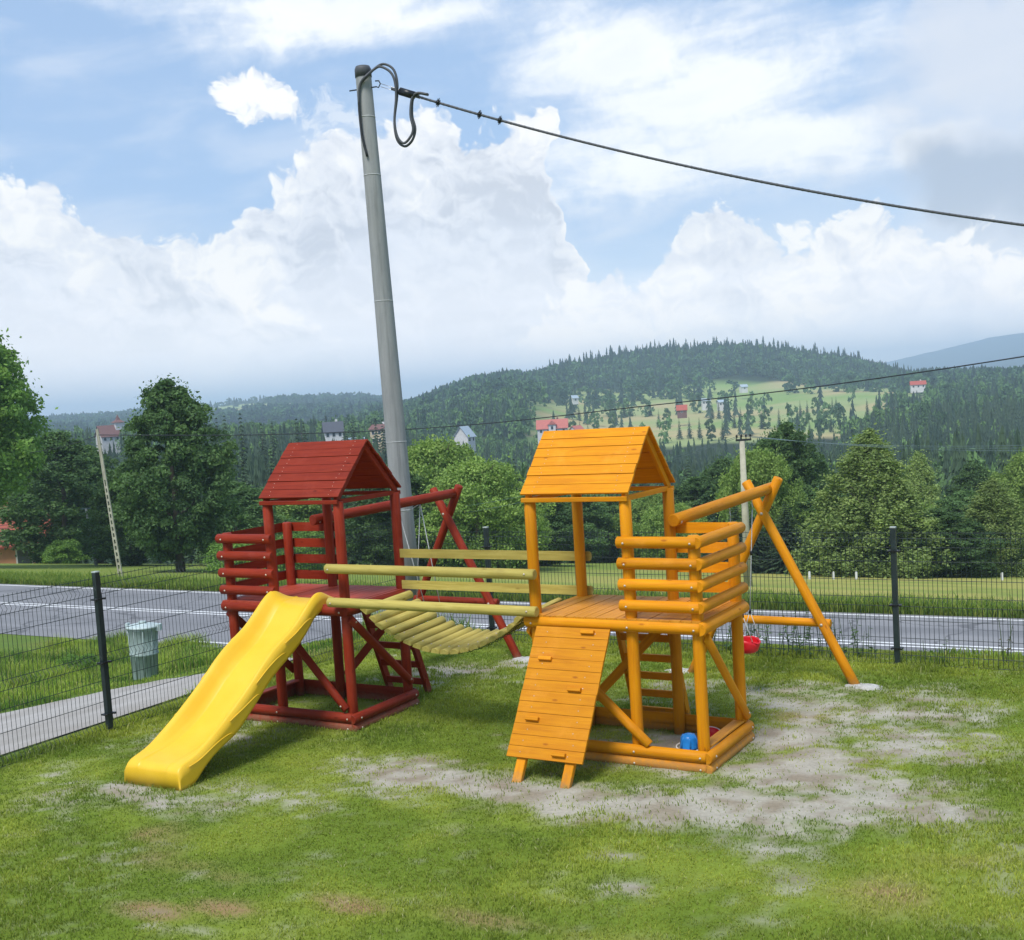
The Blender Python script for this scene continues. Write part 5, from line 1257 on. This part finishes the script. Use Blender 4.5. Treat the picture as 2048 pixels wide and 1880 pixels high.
# ------------------------------------------------------------------ grass
g = np.random.default_rng(3)
def blades(x, y, z, h, wd, lean, tint, seed=0):
    n = len(x); a = g.uniform(0, 2*math.pi, n); dx, dy = np.cos(a), np.sin(a); b = g.uniform(0, 2*math.pi, n)
    lx, ly = np.cos(b)*lean*h, np.sin(b)*lean*h
    P = np.stack([x, y, z], 1); s = np.stack([dx*wd, dy*wd, 0*dx], 1)/2
    mid = P+np.stack([lx*.35, ly*.35, h*.6], 1); tip = P+np.stack([lx, ly, h*np.sqrt(np.clip(1-lean**2*.5, .2, 1))], 1)
    V = np.empty((n, 5, 3)); V[:, 0] = P-s; V[:, 1] = P+s; V[:, 2] = mid+s*.75; V[:, 3] = mid-s*.75; V[:, 4] = tip
    i = np.arange(n)[:, None]*5
    F = np.concatenate([i+np.array([[0, 1, 2]]), i+np.array([[0, 2, 3]]), i+np.array([[3, 2, 4]])]).astype(np.int32)
    T_ = np.repeat(tint, 5, 0).reshape(n, 5, 3).copy(); T_[:, 2:4] *= 1.12; T_[:, 4] *= 1.25
    return V.reshape(-1, 3), F, T_.reshape(-1, 3)
def in_view(x, y, lo=-.47, hi=.47, dmin=4.5):
    s, d = to_sd(x, y); return (d > dmin) & (s/d > lo) & (s/d < hi)
def ground_z(x, y):
    z = terrain(x, y); iy = (x > -8) & (x < 9) & (y > -6) & (y < 5)
    return z+np.where(iy, (fbm(x*1.3, y*1.3, 2)-.5)*.03+(fbm(x*7, y*7, 4)-.5)*.014, 0)
def grass_tint(x, y, n):
    k = fbm(x*1.5, y*1.5, 41, 4); t = lerp(np.tile(np.array([.165, .205, .034]), (n, 1)), np.array([.29, .315, .052]), Ss(k, .3, .72))
    k2 = fbm(x*.9, y*1.2, 81, 3); t = lerp(t, np.array([.10, .17, .035]), Ss(k2, .5, .75)*.45)
    dr = dry(x, y); t = lerp(t, np.array([.36, .31, .14]), dr*g.uniform(.1, .85, n)); t = lerp(t, np.array([.42, .39, .22]), (g.uniform(0, 1, n) < .06)*g.uniform(.3, .8, n))
    return t*g.uniform(.72, 1.3, (n, 1))
N_ = 860000
x = g.uniform(-7.2, 8.4, N_); y = g.uniform(-5.4, 4.9, N_); ok = in_view(x, y, -.56, .80, 4.0); x, y = x[ok], y[ok]
s_, d_ = to_sd(x, y)
# blades thin out with distance but get a little wider; bare soil keeps few
tuft = fbm(x*11, y*11, 91, 3); b_ = bare(x, y)
keep = g.uniform(0, 1, len(x)) < np.clip((1.05-b_*.98-.5*patch(x, y, DRY, 0)*dry(x, y))*(.35+1.1*Ss(tuft, .3, .6)), 0.0, 1)*np.interp(d_, [6, 14], [1, .62])
inb = ((x > -1.55) & (x < .02) & (y > 0) & (y < .9)) | ((x > -5.3) & (x < -3.7) & (y > .05) & (y < 1.0))
keep &= (~inb) | (g.uniform(0, 1, len(x)) < .25)
keep &= x > -6.55
x, y, d_, b_ = x[keep], y[keep], d_[keep], b_[keep]; n = len(x)
hgt_ = g.uniform(.015, .034, n)*(.75+.7*Ss(fbm(x*.9, y*.9, 95, 3), .35, .7))*np.where(b_ > .4, 1.15, 1)
edge = (np.abs(x+6.3) < .35) | (np.abs(y-4.2) < .4); hgt_ = np.where(edge, hgt_*g.uniform(1.1, 2.2, n), hgt_)
V, F, t = blades(x, y, ground_z(x, y)-.003, hgt_, g.uniform(.004, .0075, n)*np.interp(d_, [6, 14], [1, 1.6]), g.uniform(.2, 1.0, n), grass_tint(x, y, n))
tag(mesh_np('lawn_grass', V, F, GRASSM, attrs={'tint': t}), 'short patchy lawn grass around the play towers', 'grass', kind='stuff')
# longer verge grass beyond the fences
N_ = 260000
x = g.uniform(-24, 5, N_); y = g.uniform(-1, 13.6, N_); ok = in_view(x, y, -.47, .47, 8) & ((y > 4.3) | (x < -6.6)); x, y = x[ok], y[ok]
pey = np.interp(x, px, pe); off_path = (y > pey+g.normal(size=len(x))*.08) | (x > -6.72)
near = np.where(x < -6.5, 1.0, Ss(y, 7.5, 4.2)*.7)
keep = off_path & (g.uniform(0, 1, len(x)) < near); x, y = x[keep], y[keep]; n = len(x)
k = fbm(x*.7, y*.9, 15, 3); hh = (.06+.34*Ss(k, .38, .72))*g.uniform(.5, 1.2, n)*np.where((x > -6.5), .28, 1)*np.interp(y-np.interp(x, px, pe), [0, .6], [.35, 1])
t = lerp(np.tile(np.array([.085, .16, .03]), (n, 1)), np.array([.24, .31, .055]), Ss(fbm(x*1.1, y*1.6, 17, 3), .35, .65)); t = lerp(t, np.array([.34, .30, .12]), (g.uniform(0, 1, n) < .22)*g.uniform(.2, .9, n))*g.uniform(.7, 1.25, (n, 1))
V, F, t = blades(x, y, terrain(x, y)-.01, hh, g.uniform(.010, .020, n), g.uniform(.1, .8, n), t)
tag(mesh_np('verge_grass', V, F, GRASSM, attrs={'tint': t}), 'long rough grass on the verge between the path and the road', 'grass', kind='stuff')
# grass edge beyond the road
N_ = 60000
x = g.uniform(-46, 6, N_); y = road_y(x, 21.2)+g.exponential(.9, N_); ok = in_view(x, y, -.47, .47, 8); x, y = x[ok], y[ok]; n = len(x)
t = lerp(np.tile(np.array([.11, .18, .035]), (n, 1)), np.array([.27, .30, .07]), g.uniform(0, 1, n)**2)
V, F, t = blades(x, y, terrain(x, y)-.02, g.uniform(.12, .42, n)*(.5+fbm(x*.6, y*.6, 19)), g.uniform(.02, .045, n), g.uniform(.1, .7, n), t)
tag(mesh_np('roadside_grass', V, F, GRASSM, attrs={'tint': t}), 'strip of taller grass and flowers along the far edge of the road', 'grass', kind='stuff')

# weeds with broad leaves standing by the fence
def weed(label, x, y, h, n_stem, seed, spread=.18, leaf=.035, group='weeds growing along the fence', cols=G2, name='weed'):
    gr = np.random.default_rng(seed); m = MB(); cen = []; ax = []; bx = []
    for k in range(n_stem):
        bx0 = gr.normal(size=2)*spread; hh_ = h*gr.uniform(.5, 1.05); tp = bx0+gr.normal(size=2)*.12*hh_
        m.tube([(bx0[0], bx0[1], -.02), (bx0[0]*.6+tp[0]*.4, bx0[1]*.6+tp[1]*.4, hh_*.5), (tp[0], tp[1], hh_)], [.005, .004, .002], 4)
        for q_ in range(int(14*hh_/.5)):
            f = gr.uniform(.12, 1); c = np.array([bx0[0]+(tp[0]-bx0[0])*f, bx0[1]+(tp[1]-bx0[1])*f, hh_*f]); a = gr.uniform(0, 6.28); o_ = np.array([math.cos(a), math.sin(a), gr.uniform(-.4, .4)]); s = leaf*gr.uniform(.6, 1.3)*(1.25-f*.6)
            cen.append(c+o_*s); ax.append(o_*s); bx.append(np.array([-o_[1], o_[0], gr.uniform(-.3, .3)])*s*.55)
    V, F, t = quads(np.array(cen), np.array(ax), np.array(bx), cols[0]+(cols[1]-cols[0])*gr.uniform(0, 1, (len(cen), 1)))
    nv = len(m.v); m.cur = 1; m.add([tuple(v) for v in V], [tuple(f) for f in F])
    o = m.obj(name, (LEAFSTEM, LEAF), loc=(x, y, T(x, y)), attrs={'tint': np.concatenate([np.tile(cols[0], (nv, 1)), t])}); return tag(o, label, 'weed', group)
LEAFSTEM = mat('green_stem', plain((.06, .10, .03), .7))
for k, (x, y, h, ns) in enumerate(((-1.45, 4.35, .42, 9), (-1.10, 4.4, .62, 9), (-.80, 4.32, .58, 10), (-.50, 4.42, .66, 9), (-.18, 4.35, .50, 8), (.12, 4.38, .45, 7))):
    weed('leafy dark weeds pushing through the fence behind the red baby swing', x, y, h, ns, 100+k, .13)
weed('thin weeds at the fence foot just right of the right fence post', 1.12, 4.3, .34, 4, 110, .1, .03)
weed('tall thin seeding stalk behind the fence between the right post and the right edge', 1.72, 4.5, .85, 3, 111, .06, .022, cols=(A3(.10, .08, .05), A3(.14, .12, .06)))
weed('tall leafy thistle at the fence near the right edge of the photo', 2.18, 4.25, .72, 5, 112, .08, .06)
weed('low leafy clump at the fence foot at the right edge of the photo', 2.45, 4.1, .32, 8, 113, .16, .06)
for k, (u, d, h, lb) in enumerate(((110, 27, .5, 'feathery green shrub at the road end left of the bin'), (150, 27, .5, 'low bushy shrub between the left fence post and the road'))):
    p = at_d(u, d); tree('shrub', 'bush', p.x, p.y, 2.6, h, h/2.6*.95, lb, 'shrub')
for k, (u, d, h, lb) in enumerate(((92, 84, 1.6, 'round shrub at the corner of the salmon house'), (120, 80, 1.6, 'dark round shrub right of the salmon house'), (560, 58, 1.5, 'low green shrub on the field edge seen under the red balcony'), (470, 60, 2.0, 'low green shrub by the field left of the red balcony'), (600, 60, 2.0, 'shrub on the field edge behind the red tower deck'))):
    p = at_d(u, d); tree('shrub', 'bush', p.x, p.y, 2.6, h, h/2.6*1.3, lb, 'shrub')

# ------------------------------------------------------------------ haze
def hz(N):
    v = N.n('ShaderNodeVolumePrincipled', ins={'Color': (.66, .84, 1, 1), 'Density': .00036, 'Anisotropy': 0.0})
    N.n('ShaderNodeOutputMaterial', ins={'Volume': v.outputs[0]})
HAZE = mat('valley_haze', hz)
m = MB(); m.box((-7600, -7600, float(zz.min())-1.5), (7600, 7600, max(float(zz.max()), 110)+3)); tag(m.obj('haze', HAZE), 'thin blue haze filling the valley', kind='stuff')
